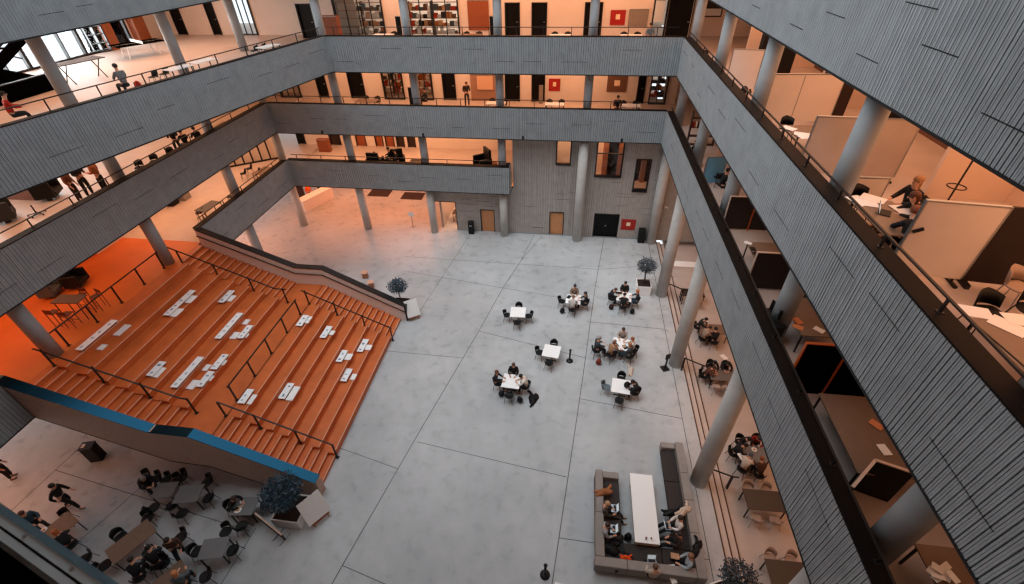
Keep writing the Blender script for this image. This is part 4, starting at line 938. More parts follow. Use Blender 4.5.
for lv, u, w, sd, lab in ((2, 388, .85, 1, 'crammed shelf unit behind the narrow glass on the middle back balcony'), (2, 399.5, .8, 2, 'second crammed shelf unit behind the narrow glass, nearer the column'),
                          (2, 424, 1.2, 3, 'shelf unit behind the glass beside the second middle column'), (2, 657, 1.3, 4, 'shelf unit of red boxes by the right corner of the middle back balcony'),
                          (3, 350, 1.8, 5, 'shelf unit behind the long glass by the brown cabinet'), (3, 372, 1.6, 6, 'shelf unit behind the long glass beyond the brown cabinet'),
                          (3, 420, 1.6, 7, 'shelf unit behind the four-pane glass on the upper balcony, first one'), (3, 445, 1.8, 8, 'shelf unit behind the four-pane glass on the upper balcony, second one')):
    x = aty(u, 15 if lv == 3 else 90, 36.6).x; shelf_unit(lab, x, 36.6, FL[lv], w, sd)
def lv_on(lb, name, label, cat, u, v, lvl, rz=0, dz=.0, **k):
    p = at(u, v, FL[lvl] + dz + .004); return make(lb, name, label, cat, (p.x, p.y, FL[lvl] + .006), math.radians(rz), **k)
# desks and chairs just behind the back balcony rails
def row_table(lb, label, x, y, lvl, rz=0): return make(lb, 'table', label, 'table', (x, y, FL[lvl] + .006), math.radians(rz))
for (x, lvl, lb, label) in ((-12.6, 3, 'table_white', 'white table before the long glass on the upper back balcony'), (-6.9, 3, 'table_brown', 'brown table before the terracotta wall, upper back balcony'), (-1.2, 3, 'table_white', 'white table before two black doors on the upper back balcony'), (3.1, 3, 'table_white', 'white table below the upper red panel'),
                            (-14.6, 2, 'table_brown', 'brown table before a black door, middle back balcony'), (-5.4, 2, 'table_white', 'white table below the pale board, middle back balcony'), (-1.4, 2, 'table_white', 'white table below the middle red panel'), (3.6, 2, 'table_white', 'white table below the brown square panel')):
    row_table(lb, label, x, 32.3, lvl)
    q = label.replace('white table', 'chair at the white table').replace('brown table', 'chair at the brown table')
    for sx in (-.4, .45): make('chair', 'chair', ('stair-side' if sx < 0 else 'column-side') + ' black ' + q, 'chair', (x + sx, 33.0, FL[lvl] + .006), math.radians(180 + 10 * sx), 'chairs along the back balconies')
def lv_person(pose, u, v, dz, lvl, face, label, **k):
    p = at(u, v, FL[lvl] + dz); return person(pose, (p.x, p.y, FL[lvl] + .006), face, label, **k)
lv_person('talk', 466, 88, 1.3, 2, -60, 'standing person in dark clothes on the middle back balcony by the black door', top='#2b2522', hair='#5a3a28', legs='#3a302a')
lv_person('sit', 418, 96, .9, 2, -90, 'person in black sitting before the glass, middle back balcony', top='#131316', hair='#15100e'); lv_person('sit', 426, 95, .9, 2, 180, 'person in dark grey sitting before the glass, middle back balcony', top='#2a2d30', hair='#120e0c')
lv_person('sit', 617.5, 103, .9, 2, -90, 'person in black at the rail below the brown square panel', top='#111113', hair='#15100e')
lv_person('sit', 650, 32, .9, 3, -90, 'person in a grey-blue shirt at the upper rail beside the pinboard', top='#7f8c94', hair='#2c1d16')
# lower back lounge: black armchairs and people
def armchair(label, p, rz, m=BLACKP, s=1.0):
    o = thing('armchair', label, 'armchair', p, math.radians(rz)); o.scale = (s,) * 3
    bevel(MB().box(-.42, .42, -.35, .4, .18, .44).build('seat', [m], o), .05); bevel(MB().box(-.46, .46, -.5, -.32, .15, 1.45).build('backrest', [m], o), .06)
    for sx in (-1, 1): bevel(MB().box(sx * .5 - .08, sx * .5 + .08, -.48, .38, .15, .95).build('side_wing', [m], o), .05); MB().box(sx * .38 - .03, sx * .38 + .03, -.1, .1, 0, .16).build('leg', [BLACK], o)
    return o
p = at(482.5, 168, 5.0); armchair('tall black winged armchair on the lower back balcony near its free end', (p.x, p.y - .1, 4.806), 125, BLACKP, 1.15)
p = at(494, 167, 4.9); bevel(MB().box(-.3, .3, -.3, .3, 0, .55).build('stool_cube', [WOODC]), .02); q = bpy.data.objects['stool_cube']; q.location = (p.x, p.y - .3, 4.806); q.rotation_euler.z = .3; tag(q, 'wooden cube stool beside the tall black armchair', 'stool')
for (u, v, f, l) in ((375, 160, -60, 'person in black hunched over a low table at the lower back rail'), (391, 158, 200, 'person in a black jacket at the lower back rail facing a hunched person'), (397.5, 160, 220, 'person in black with a hood at the lower back rail, next to the column')):
    p = at(u, v, 5.5); person('lean' if f == -60 else 'sit', (p.x, p.y, 4.806), f, l, top='#0f0f11', hair='#100c0a', scale=1.1)
for u, l in ((375, 'black armchair with a hunched person at the lower back rail'), (397, 'black armchair with a person in black by the column, lower back rail')):
    p = at(u, 161, 5.5); armchair(l, (p.x, p.y + .1, 4.806), 0 if u < 380 else 200, BLACKP, 1.0)
p = at(386, 161, 5.4); make('table_dark', 'table', 'dark low table between people in black at the lower back rail', 'table', (p.x, p.y, 4.806), 0, scale=.7)
p = at(416, 161, 5.2); make('table_dark', 'table', 'small dark table by a column on the lower back balcony', 'table', (p.x, p.y, 4.806), 0, scale=.6)
for i, (u, v) in enumerate(((292, 160), (297, 160))):
    p = at(u, v, 5.2); make('rucksack', 'rucksack', 'black bag on the ledge corner of the lower balcony, %s' % ('by the left balcony' if i == 0 else 'by the back rail'), 'bag', (p.x, p.y, 4.806), i)
# spotlights under the middle balcony band
for u, v, l in ((322, 131, 'small black spotlight under the middle back band, by the first opening'), (423, 134, 'small black spotlight under the middle back band, above a column'), (523, 138, 'small black spotlight under the middle back band, above the high window'), (621.5, 141, 'small black spotlight under the middle back band, above the two-light window')):
    x = aty(u, v, YB - .12).x; o = thing('spotlight', l, 'lamp', (x, YB - .12, TOP[2] - HB + .18)); MB().tube((0, 0, .12), (0, -.06, -.12), .07, 10).build('lamp_head', [BLACK], o); MB().box(-.02, .02, 0, .09, 0, .05).build('bracket', [BLACK], o)

# ------------------------------------------------------------------ ground floor under the lower back balcony
og = [rect(430, 201, 458, 231), rect(480, 209, 495.5, 232)]; og = [(o[0], o[1], 0, o[3]) for o in og]
slatwall('wall_back_annex', -10.1, -4.2, YW, 0, FL[1] - .98, og, 33)
mb = MB(); o = og[0]; mb.box(o[0] - .06, o[0], YW - .05, YW + .3, 0, o[3]); mb.box(o[1], o[1] + .06, YW - .05, YW + .3, 0, o[3]); mb.box(o[0], o[1], YW - .05, YW + .3, o[3], o[3] + .06); struct(mb.build('door_50', [BLACK]))
door('door_51', og[1], DOORO)
struct(MB().box(-10.1, -9.95, YW + .3, 36, 0, 3.8).build('wall_annex_side', [SLATB])); struct(MB().box(-10, -4, 36, 36.2, 0, 3.8).build('wall_annex_rear', [mat('peach_wall', '#e0a57c', .7)]))
struct(MB().box(-34, -10.1, 42.5, 42.7, 0, 3.8).build('wall_back_deep', [WALLW]))
p = at(452, 228, .4); make('table_dark', 'table', 'black desk inside the orange-lit doorway', 'table', (p.x + .35, 33.0, 0), 0, scale=1.0)
p = at(311, 212, 0); o = thing('reception_counter', 'white reception counter behind the first ground-floor column', 'counter', (-22.2, 34.6, 0), math.radians(66))
MB().box(-1.6, 1.6, -.35, .35, 0, 1.0).build('front', [CREAM], o); MB().box(-1.65, 1.65, -.4, .45, 1.0, 1.05).build('counter_top', [WHITE], o)
p = at(316, 193, 1.3); person('stand', (-23.0, 35.0, 0), -20, 'person in a bright orange jacket behind the white reception counter', top='#e2621c', hair='#3a241a', legs='#2a2a2c'); person('stand', (-22.6, 36.2, 0), -60, 'person in a white shirt at the far end of the reception counter', top='#d8d3cc', hair='#15100e')
for u, v, l in ((380, 192, 'dark doormat on the pink floor beyond the second ground-floor column'), (413, 195, 'dark doormat on the pink floor near the grey annex wall')):
    p = at(u, v + 1, 0); tag(bevel(MB().box(-1.0, 1.0, -.7, .7, 0, .015).build('doormat', [mat('mat_dark', '#33231c', .9, var=.2, scale=30)]), .004, 1), l, 'doormat').location = (p.x, p.y, .0)
p = at(412, 228, 0); o = thing('display_stand', 'slim steel display stand on the pink floor near the annex', 'stand', (p.x, p.y + .3, 0)); MB().box(-.18, .18, -.18, .18, 0, .04).build('base', [STEEL], o); MB().tube((0, 0, .04), (0, 0, 1.0), .03, 8).build('pole', [STEEL], o); MB().box(-.22, .22, -.02, .02, .9, 1.3).build('panel', [WHITE], o)
p = at(289, 203, 0); o = tag(bevel(MB().box(-.5, .5, -.35, .35, 0, 2.4).build('cupboard', [DKBROWN]), .02), 'tall dark brown cupboard behind the corner column on the ground floor', 'cupboard'); o.location = (-24.5, 35.5, 0)

# ------------------------------------------------------------------ left side rooms
def facade(lvl, y0, y1, nb, sill_h=.3, x=XF):
    z0, z1 = FL[lvl], FL[lvl] + 3.12; f = MB(); f.box(x - .1, x + .1, y0, y1, z0, z0 + .12); f.box(x - .1, x + .1, y0, y1, z1 - .12, z1)
    for i in range(nb + 1):
        y = y0 + (y1 - y0) * i / nb; w = .18 if i % 3 == 0 else .07; f.box(x - .1, x + .12, y - w / 2, y + w / 2, z0, z1)
    f.box(x - .05, x + .05, y0, y1, z0 + 1.9, z0 + 1.97)
    o = struct(f.build('window_%d' % wn[0], [BLACK])); wn[0] += 1; g = MB(); g.box(x - .01, x + .01, y0, y1, z0 + .12, z1 - .12); g.build('pane', [GLASS], o)
facade(3, 10, 33.0, 18); facade(2, 12, 26, 10); facade(1, 24, 36, 8)
def wx(name, y0, y1, lvl, m=WALLW, x=XF): struct(MB().box(x - .1, x + .1, y0, y1, FL[lvl], FL[lvl] + 3.12).build(name, [m]))
wx('wall_left_upper_rooms', 33.0, 37, 3); wx('wall_left_upper_rooms_near', YN, 10, 3); wx('wall_left_middle_rooms', 26, 37, 2); wx('wall_left_middle_rooms_near', YN, 12, 2); wx('wall_left_lower_rooms', YN, 24, 1, mat('orange_wall', '#c9561f', .6)); wx('wall_left_lower_rooms_far', 36, 42, 1)
struct(MB().box(-32, 17, YN - .2, YN, -.6, 18.15).build('wall_near', [SLAT]))
YL = 36.6
def ldoor(lvl, u0, u1, v=15, m=DOORB, h=2.4):
    a, b = aty(u0, v, YL).x, aty(u1, v, YL).x; o = (a, b, FL[lvl], FL[lvl] + h); door('door_%d' % dn[0], o, m, BLACK, YL); dn[0] += 1; return (a, b, h)
def leftwall(lvl, ops, x0=-31.5, x1=-16.0):
    backwall(lvl, ops, YL, x0, x1)
leftwall(3, [ldoor(3, 171, 181), ldoor(3, 207, 216), ldoor(3, 148, 153)] + [bglass(3, 236, 254, 2, YL, 2.9)])
leftwall(2, [ldoor(2, 190, 200, 80)])
# steel stair in the upper left corner: one flight up, one flight down beside it
o = thing('steel_staircase', 'black steel staircase with crossing flights in the upper left corner', 'staircase', (-27.2, 19.5, 13.006))
for x0, ya, za, yb, zb in ((.0, -2.4, .05, 3.4, 2.75), (-1.7, -1.6, 2.2, 3.0, .1)):
    for sx in (0, 1.2):
        m_ = MB(); m_.bar((x0 + sx - .5, ya, za + .1), (x0 + sx - .5, yb, zb + .1), .08, .42); m_.build('stringer', [BLACKM], o)
        m_ = MB(); m_.bar((x0 + sx - .5, ya, za + 1.1), (x0 + sx - .5, yb, zb + 1.1), .05, .06); m_.build('handrail', [BLACK], o)
    for k in range(13): f = (k + .5) / 13; y, z = ya + (yb - ya) * f, za + (zb - za) * f; MB().box(x0 - .5, x0 + .7, y - .16, y + .16, z + .14, z + .18).build('tread', [BLACKM], o)
o = thing('stair_guard', 'solid black guard wall around the stairwell in the upper left', 'guard', (-26.2, 19.2, 13.006))
MB().box(-.06, .06, -7.5, 2.7, 0, .72).build('side_panel', [BLACKM], o); MB().box(-3.6, .06, 2.7, 2.82, 0, .5).build('end_panel', [BLACKM], o); MB().box(-.09, .09, -7.5, 2.72, .72, .76).build('cap', [BLACK], o)
# table tennis table
o = thing('table_tennis_table', 'dark table tennis table on the upper left floor before the windows', 'table', (-27.6, 29.2, 13.006), math.radians(62))
for sx in (-1, 1):
    h = MB(); h.box(sx * .69 - .675, sx * .69 + .675, -.76, .76, .72, .76); b_ = h.build('half_top', [BLACKM], o); l_ = MB(); l_.box(sx * .69 - .675, sx * .69 + .675, -.01, .01, .76, .762); l_.build('centre_line', [WHITE], b_)
    for sy in (-.5, .5): MB().tube((sx * .8, sy, .72), (sx * .9, sy, 0), .03, 8).build('leg', [WHITE], o)
n_ = MB(); n_.box(-.01, .01, -.86, .86, .76, .91); n_.build('net', [WHITE], o)
# trestle table by the windows
o = thing('trestle_table', 'long thin-topped table on crossed black legs by the upper left windows', 'table', (at(78, 62, 13.9).x, at(78, 62, 13.9).y, 13.006), math.radians(75))
MB().box(-1.1, 1.1, -.5, .5, .92, .96).build('tabletop', [DKBROWN], o)
for sx in (-.8, .8): MB().tube((sx, -.4, .92), (sx, .4, 0), .03, 6).build('leg', [BLACK], o); MB().tube((sx, .4, .92), (sx, -.4, 0), .03, 6).build('leg', [BLACK], o)
o = thing('cupboard', 'terracotta cupboard at the end of the upper left windows', 'cupboard', (XF + .4, 33.7, 13.006)); bevel(MB().box(-.25, .25, -.5, .5, 0, 2.2).build('body', [TERRA], o), .01, 1); MB().box(.25, .27, -.48, -.01, .05, 2.15).build('cupboard_door', [TERRA], o); MB().box(.25, .27, .01, .48, .05, 2.15).build('cupboard_door', [TERRA], o)
o = tag(bevel(MB().box(-.2, .2, -.35, .35, 0, 3.0).build('window_pier_panel', [TERRA]), .01, 1), 'terracotta pier panel between the upper left windows behind the lattice shelf', 'panel'); o.location = (XF + .35, 31.1, 13.006)
p = at(103, 52, 13.0); o = thing('display_case', 'small black-framed display shelf by the upper left windows', 'shelf', (p.x, p.y, 13.006), math.radians(70)); MB().box(-.5, .5, -.2, .2, 0, .06).build('base', [BLACK], o)
for z in (.5, 1.0, 1.45): MB().box(-.5, .5, -.2, .2, z, z + .03).build('shelf_board', [BLACK], o)
for sx in (-.5, 0, .5): MB().box(sx - .02, sx + .02, -.2, .2, 0, 1.5).build('upright', [BLACK], o)
MB().box(-.4, -.1, -.15, .15, 1.48, 1.8).build('orange_box', [TERRA], o)
# along the upper left rail
def rail_table(lb, label, u, v, z, rz): p = at(u, v, z); return make(lb, 'table', label, 'table', (p.x, p.y, z - .74 + .006 if True else 0), math.radians(rz))
rail_table('table_white', 'white table along the upper left rail between two columns', 178, 67.5, 13.74, 77); rail_table('table_white', 'white table along the upper left rail near the window side', 203, 60.5, 13.74, 77); rail_table('table_white', 'white table in the corner of the upper left balcony', 268, 46, 13.74, 77)
lv_person('sit', 124, 82, .7, 3, 160, 'person in a grey top by the upper left rail with a red bag', top='#6d6f70', hair='#15110f', scale=1.05)
on('rucksack', 'rucksack', 'red bag by the upper left rail beside a seated person', 'bag', 137, 83, 13.3, 0, 13.006, None, {'bag_body': cloth('#b5200f'), 'pocket': cloth('#a01a0c')})
lv_person('sit', 10, 111, .7, 3, 60, 'person with a red top at the upper left rail by the frame edge', top='#b8280f', hair='#15110f')
for u, v, l in ((153, 76, 'black chair by the upper left rail, before the white tables'), (164, 73, 'second black chair by the upper left rail, before the white tables'), (254, 50, 'black chair at the corner end of the upper left rail'), (262, 48, 'black chair next to the corner white table, upper left')):
    p = at(u, v, 13.5); make('chair', 'chair', l, 'chair', (p.x, p.y, 13.006), math.radians(100))
# middle left floor
lv_person('talk', 96, 172, 1.2, 2, 200, 'standing person in an orange-brown top on the middle left balcony', top='#b5683c', hair='#1d1411', legs='#131315', scale=1.08)
lv_person('talk', 80, 178, 1.0, 2, 0, 'standing person in dark clothes facing someone in orange-brown', top='#2a211d', hair='#3a2a20', legs='#1a1614', scale=1.08)
lv_person('stand', 68, 181, 1.1, 2, 20, 'standing person in a rust top beside the white window', top='#7a4a34', hair='#2a1d16', legs='#2a201c')
p = at(48, 190, 9.3); armchair('black winged armchair on the middle left floor', (p.x, p.y, 8.906), -60)
p = at(4, 214, 9.2); armchair('dark grey armchair at the frame edge, middle left floor', (p.x, p.y, 8.906), -40, mat('charcoal_felt', '#2a2f33', .8))
bpanel('cabinet', 'long brown cabinet across the middle left floor', 'cabinet', 2, 5, 44, 183, 205, mat('brown_cabinet', '#70452f', .6), 17.9, th=.5)
o = thing('swivel_base', 'five-armed swivel chair base on the middle left floor', 'chair', (at(37, 214, 8.95).x, at(37, 214, 8.95).y, 8.906))
for k in range(5): a = k * 2 * PI / 5; MB().bar((0, 0, .1), (math.cos(a) * .34, math.sin(a) * .34, .07), .05, .03).build('arm', [BLACK], o); MB().ball((math.cos(a) * .34, math.sin(a) * .34, .035), (.035, .035, .035), 8, 6).build('caster', [BLACK], o)
MB().tube((0, 0, .08), (0, 0, .5), .03, 8).build('stem', [BLACK], o)
for (u, v, pose, l) in ((174, 139, 'talk', 'person in black standing at the middle left rail, farther of a pair'), (183, 137, 'sit', 'person in black crouched beside a standing person at the middle left rail'), (196, 134, 'sit', 'person in black sitting at the middle left rail by the column')):
    p = at(u, v, 9.9); person(pose, (p.x, p.y, 8.906), 150, l, top='#0e0e10', hair='#0e0b0a')
for u, v, l in ((137, 163, 'black swivel chair at the middle left rail, nearest the two talking people'), (152, 157, 'black chair at the middle left rail, second from the talking people'), (168, 150, 'black chair at the middle left rail, third from the talking people')):
    p = at(u, v, 9.6); make('chair', 'chair', l, 'chair', (p.x, p.y, 8.906), math.radians(200))
for u, v, l in ((226, 124, 'brown table at the middle left rail beyond the column'), (245, 116, 'brown table at the end of the middle left rail')): p = at(u, v, 9.64); make('table_brown', 'table', l, 'table', (p.x - .3, p.y, 8.906), PI / 2, scale=.9)
struct(MB().box(-26.6, -26.4, 26.5, 36.5, FL[2], FL[2] + 3.1).build('wall_left_middle_store', [WALLW]))
# lower left floor
p = at(208, 206, 5.54); make('table_dark', 'table', 'dark table at the lower left rail with thin steel legs', 'table', (p.x, p.y, 4.806), math.radians(80))
for u, v, l in ((249, 168, 'black chair at the lower left rail by the slatted partition'), (243, 173, 'second black chair at the lower left rail by the slatted partition'), (230, 196, 'black chair at the lower left rail behind the column'), (199, 212, 'thin-legged stool chair at the tip of the lower left rail'), (257, 172, 'black chair in the corner before the slatted partition')):
    p = at(u, v, 5.3); make('chair', 'chair', l, 'chair', (p.x, p.y, 4.806), math.radians(120))
p = at(262, 170, 5.5); make('table_brown', 'table', 'brown table in the corner of the lower left balcony', 'table', (p.x, p.y, 4.806), math.radians(80), scale=.9)
o = thing('slatted_partition', 'partition of black uprights with pink gaps on the lower left balcony', 'partition', (-25.4, 31.6, 4.806), math.radians(35))
MB().box(-2.6, 2.6, -.04, .04, 0, .12).build('bottom_rail', [BLACK], o); MB().box(-2.6, 2.6, -.04, .04, 2.9, 3.0).build('top_rail', [BLACK], o); MB().box(-2.6, 2.6, .3, .34, 0, 3.0).build('back_panel', [WALLW], o)
for k in range(9): x = -2.55 + k * .6375; MB().box(x - .06, x + .06, -.05, .05, .12, 2.9).build('upright', [BLACK], o)
struct(MB().box(-26.75, -26.5, 18.8, 24.4, FL[1], FL[1] + .85).build('wall_left_low_parapet', [CREAM]))
o = tag(bevel(MB().box(-.35, .35, -.3, .3, 0, 1.0).build('black_cupboard', [BLACKP]), .02), 'black cupboard at the end of the low cream parapet', 'cupboard'); o.location = (-26.5, 24.85, 4.806)
o = tag(bevel(MB().box(-.3, .3, -.3, .3, 0, .95).build('grey_cupboard', [mat('grey_cabinet', '#8a8580', .6)]), .02), 'grey cupboard beside a black one on the lower left floor', 'cupboard'); o.location = (-26.2, 25.7, 4.806)
# the orange landing: bar table and high stools
DKO = mat('dark_orange_steel', '#5a2410', .5)
o = thing('bar_table', 'high brown bar table on thin legs on the orange landing', 'table', (-22.8, 13.85, 4.806), math.radians(5))
MB().box(-.65, .65, -.32, .32, 1.0, 1.04).build('tabletop', [mat('dark_brown_top', '#4a3a30', .5)], o)
for sx in (-.55, .55):
    for sy in (-.25, .25): MB().box(sx - .015, sx + .015, sy - .015, sy + .015, 0, 1.0).build('leg', [BLACK], o)
def high_stool(label, x, y, rz):
    o = thing('bar_stool', label, 'stool', (x, y, 4.806), rz); MB().box(-.19, .19, -.18, .18, .72, .75).build('seat', [DKO], o); b_ = MB(); b_.box(-.19, .19, -.2, -.18, .8, 1.0); b_.build('backrest', [DKO], o)
    for sx in (-.18, .18):
        for sy in (-.18, .18): MB().box(sx - .012, sx + .012, sy - .012, sy + .012, 0, .72 if sy > 0 else 1.0).build('leg', [DKO], o)
    MB().box(-.18, .18, .17, .19, .25, .27).build('footrest', [DKO], o)
for x, y, rz, l in ((-23.2, 13.2, 0, 'rust-coloured bar stool at the bar table, closest to the grey column'), (-22.45, 13.15, .1, 'rust-coloured bar stool at the bar table, on its near side by the rail'), (-22.2, 14.5, 2.9, 'rust-coloured bar stool by the rail on the far side of the bar table'), (-23.0, 14.5, 3.2, 'rust-coloured bar stool on the far side of the bar table away from the rail')): high_stool(l, x, y, rz)
for u, v, sx_, l, m in ((76, 279, .35, 'black armchair at the edge of the orange landing under the band', BLACKP), (50, 288, .3, 'grey armchair at the edge of the orange landing under the band', mat('grey_felt', '#50565a', .8))):
    p = at(u, v, 5.2); armchair(l, (p.x, p.y, 4.806), -70, m, .85)
# ------------------------------------------------------------------ white boards and papers laid out on the seating tiers
BOARD = mat('white_board_print', '#eef2f4', .4); INK = mat('ink_print', '#6d7c88', .6); INKL = mat('ink_pale', '#aebcc6', .6)
def tier_z(u, v):
    best = None
    for (x0, x1, z0, z1) in ((XU0, XU1, 2.4, 4.8), (XD0, XD1, 0, 2.4)):
        for k in range(7):
            xa = x0 + (x1 - x0) * k / 7; xb = x0 + (x1 - x0) * (k + 1) / 7; z = z0 + (z1 - z0) * (k + 1) / 7
            x = at(u, v, z + .1).x; miss = max(xb + .1 - x, x - xa - .02, 0)
            if best is None or miss < best[0]: best = (miss, z, (xa, xb))
    return best[1], best[2]
def board(label, a, b, w=.33, seed=0):
    z, xr = tier_z((a[0] + b[0]) / 2, (a[1] + b[1]) / 2); p, q = at(*a, z + .14), at(*b, z + .14)
    x = min(max((p.x + q.x) / 2, xr[1] + w / 2 + .01), xr[0] - w / 2 + .03); y0, y1 = sorted((p.y, q.y)); rnd = random.Random(seed)
    o = thing('printed_board', label, 'board', (x, (y0 + y1) / 2, z + .005)); h = (y1 - y0) / 2
    MB().box(-w / 2, w / 2, -h, h, .1, .13).build('board', [BOARD], o)
    for sy in (-1, 1): MB().box(-w / 2 + .04, w / 2 - .04, sy * (h - .1) - .02, sy * (h - .1) + .02, 0, .1).build('foot', [BLACK], o)
    t = -h + .12
    while t < h - .2:
        l = rnd.uniform(.06, .16); MB().box(-w * rnd.uniform(.1, .3), w * rnd.uniform(.02, .2), t, t + l, .13, .1315).build('print', [rnd.choice((INK, INKL, INKL))], o); t += l + rnd.uniform(.15, .45)
    return o
def pad(label, u, v, sx=.3, sy=.36, rz=0):
    z, xr = tier_z(u, v); p = at(u, v, z + .03); o = tag(bevel(MB().box(-sx / 2, sx / 2, -sy / 2, sy / 2, 0, .05).build('seat_pad', [WHITE]), .015), label, 'seat pad', 'white seat pads on the orange tiers')
    o.location = (min(max(p.x, xr[1] + sx / 2), xr[0] - sx / 2 + .1), p.y, z + .006); o.rotation_euler.z = rz; return o
BD = [('longest white printed board on the top tier below the bar table', (80.5, 350), (118, 320)), ('long white printed board on the upper tiers next to the far steps', (165, 315), (193.5, 290)),
      ('short white printed board high up by the far handrail', (219, 302), (229, 290)), ('long white printed board in the middle of the upper flight, far end', (220, 338.5), (244, 313)),
      ('short white board on the tier just below the far long board', (240, 338), (250, 325)), ('short white printed board close to the near handrail of the upper flight', (143, 375), (160, 361)),
      ('long white printed board just above the mid landing, higher of two rows', (176, 387.5), (205.5, 357)), ('white printed board just above the mid landing, near half of the lower row', (198.5, 386.5), (211.5, 371)),
      ('white printed board just above the mid landing, far half of the lower row', (213, 369), (225.5, 354)),
      ('white printed board on the top tier of the lower flight by the near handrail', (239.5, 403), (251.5, 389)), ('white printed board on the top tier of the lower flight by the far handrail', (298, 325.5), (306.5, 315)),
      ('slim white board on the second tier of the lower flight, far half', (322, 337.5), (330, 326)), ('white printed board on a middle tier of the lower flight, far half', (338, 361.5), (345.5, 350)),
      ('white board on the low tier closest to the far end of the lower flight', (359.5, 351.5), (366, 339)), ('white board near the bottom of the lower flight above the concrete', (342.5, 381), (349.5, 368.5)),
      ('white board alone in the middle of the lower flight with a wide pad', (281.5, 398.5), (290.5, 383))]
for i, (l, a, b) in enumerate(BD): board(l, a, b, .34, i)
PD = [('white seat pad below the longest board, larger one', 114, 329.5, .34, .75), ('small white seat pad below the longest board', 98.5, 347, .3, .35), ('white seat pad under the board by the far steps, near end', 181.5, 313, .36, .62), ('white seat pad under the board by the far steps, far end', 193.5, 299.5, .34, .6),
      ('white seat pad under the short board by the far handrail', 231.5, 298.5, .28, .5), ('white seat pad in the middle of the upper flight beside the far long board', 233.5, 335.5, .34, .5), ('small white seat pad at the far tip of the long middle board', 245, 322, .3, .4), ('small white seat pad at the edge of the mid landing', 250.5, 336, .26, .3),
      ('white seat pad beside the board at the near upper handrail', 158, 372.5, .4, .6), ('white seat pad between the two rows above the mid landing, near', 190, 384.5, .36, .55), ('white seat pad between the two rows above the mid landing, far', 204, 367.5, .28, .4),
      ('small white pad on the mid landing edge, near one', 213.5, 378.5, .26, .32), ('small white pad on the mid landing edge, far one', 225.5, 363, .26, .32), ('white seat pad below the near-handrail board of the lower flight', 252, 399.5, .22, .55), ('white seat pad below the far-handrail board of the lower flight', 309, 320, .3, .55),
      ('small white seat pad beside the slim board', 333, 333, .26, .34), ('white seat pad beside the middle-tier board of the lower flight', 349.5, 357, .34, .45), ('white seat pad beside the board at the far end of the lower flight', 368.5, 347.5, .34, .4), ('white seat pad beside the lowest board', 353.5, 377, .26, .4), ('wide white seat pad beside the board alone in the lower flight', 293.5, 393.5, .34, .85)]
for l, u, v, sx, sy in PD: pad(l, u, v, sx, sy)
# ------------------------------------------------------------------ right-hand wing
def vz(u, v, X, Y):
    d = _ray(u, v); return ZC + d.z * (X * d.x + Y * d.y) / (d.x ** 2 + d.y ** 2)
struct(MB().box(XRW - .2, XRW, YN, YF, -.45, FL[4] - .98).build('wall_right_outer', [WALLW]))
for lv, nm in ((2, 'lower'), (3, 'upper')): struct(MB().box(XR1 + .6, XRW, YF, YF + .2, FL[lv], FL[lv] + 3.12).build('wall_right_%s_end' % nm, [WALLW]))
WBM = mat('whiteboard_cream', '#eadfd6', .35, var=.03, scale=2); WBG = mat('whiteboard_grey', '#b9aca2', .45, var=.05, scale=2); DKB = mat('dark_brown_screen', '#241612', .75, var=.1, scale=6); ORE = mat('orange_edge', '#b5501c', .5); PALE = mat('pale_edge', '#d9bba6', .5)
def wb(name, label, cat, tl, tr, ztop, lvl, m, th=.06, zb=.12, edge=STEEL, tr_is_y=True):
    """free-standing board from its top edge"""
    a, b = at(*tl, ztop), at(*tr, ztop); c = (a + b) / 2; w = (b - a).length / 2; rz = math.atan2(b.y - a.y, b.x - a.x)
    o = thing(name, label, cat, (c.x, c.y, FL[lvl] + .006), rz); h = ztop - FL[lvl]
    MB().box(-w, w, -th / 2, th / 2, zb, h).build('board', [m], o)
    MB().box(-w, w, -th / 2 - .008, th / 2 + .008, h - .025, h + .006).build('top_edge', [edge], o)
    for s in (-1, 1):
        MB().box(s * w - .015, s * w + .015, -th / 2 - .008, th / 2 + .008, zb, h).build('side_edge', [edge], o)
        MB().box(s * (w - .12) - .03, s * (w - .12) + .03, -.22, .22, 0, .05).build('foot', [BLACK], o); MB().box(s * (w - .12) - .02, s * (w - .12) + .02, -.02, .02, .05, zb).build('stem', [BLACK], o)
    return o
br = at(960, 280, 13.1); zt = vz(1012, 207, br.x, br.y)
near_wb = wb('whiteboard', 'large cream whiteboard standing in the foreground of the upper right floor', 'whiteboard', (927, 200), (1012, 207), zt, 3, WBM)
mk = MB().obox((0, 0, 0), (.09, .02, .03)).build('eraser', [BLACKP]); tag(mk, 'black eraser stuck on the large cream whiteboard', 'eraser')
pa, pb = at(927, 200, zt), at(1012, 207, zt); dd = (pb - pa).normalized(); d_ = _ray(917, 229); nn = Vector((-dd.y, dd.x, 0)); t_ = (pa - EYE).dot(nn) / d_.dot(nn); e = EYE + d_ * t_; mk.location = e - nn * .055; mk.rotation_euler = (0, -.5, math.atan2(dd.y, dd.x))
a = at(1012, 207, zt); b_ = a + dd * 1.6
o = thing('screen', 'dark brown screen joined to the large cream whiteboard at the picture edge', 'screen', ((a.x + b_.x) / 2 + .03, (a.y + b_.y) / 2, FL[3] + .006), math.atan2(dd.y, dd.x)); MB().box(-.8, .8, -.03, .03, .1, zt - 13).build('board', [DKB], o); MB().box(-.78, -.7, -.2, .2, 0, .1).build('foot', [BLACK], o); MB().box(.7, .78, -.2, .2, 0, .1).build('foot', [BLACK], o)
wb('whiteboard', 'grey-pink whiteboard half hidden by the upper right column', 'whiteboard', (818, 116), (923, 120), 14.75, 3, WBG)
wb('whiteboard', 'wide white board with a centre seam beyond the upper right column', 'whiteboard', (767, 74), (847, 74), 14.75, 3, WBM)
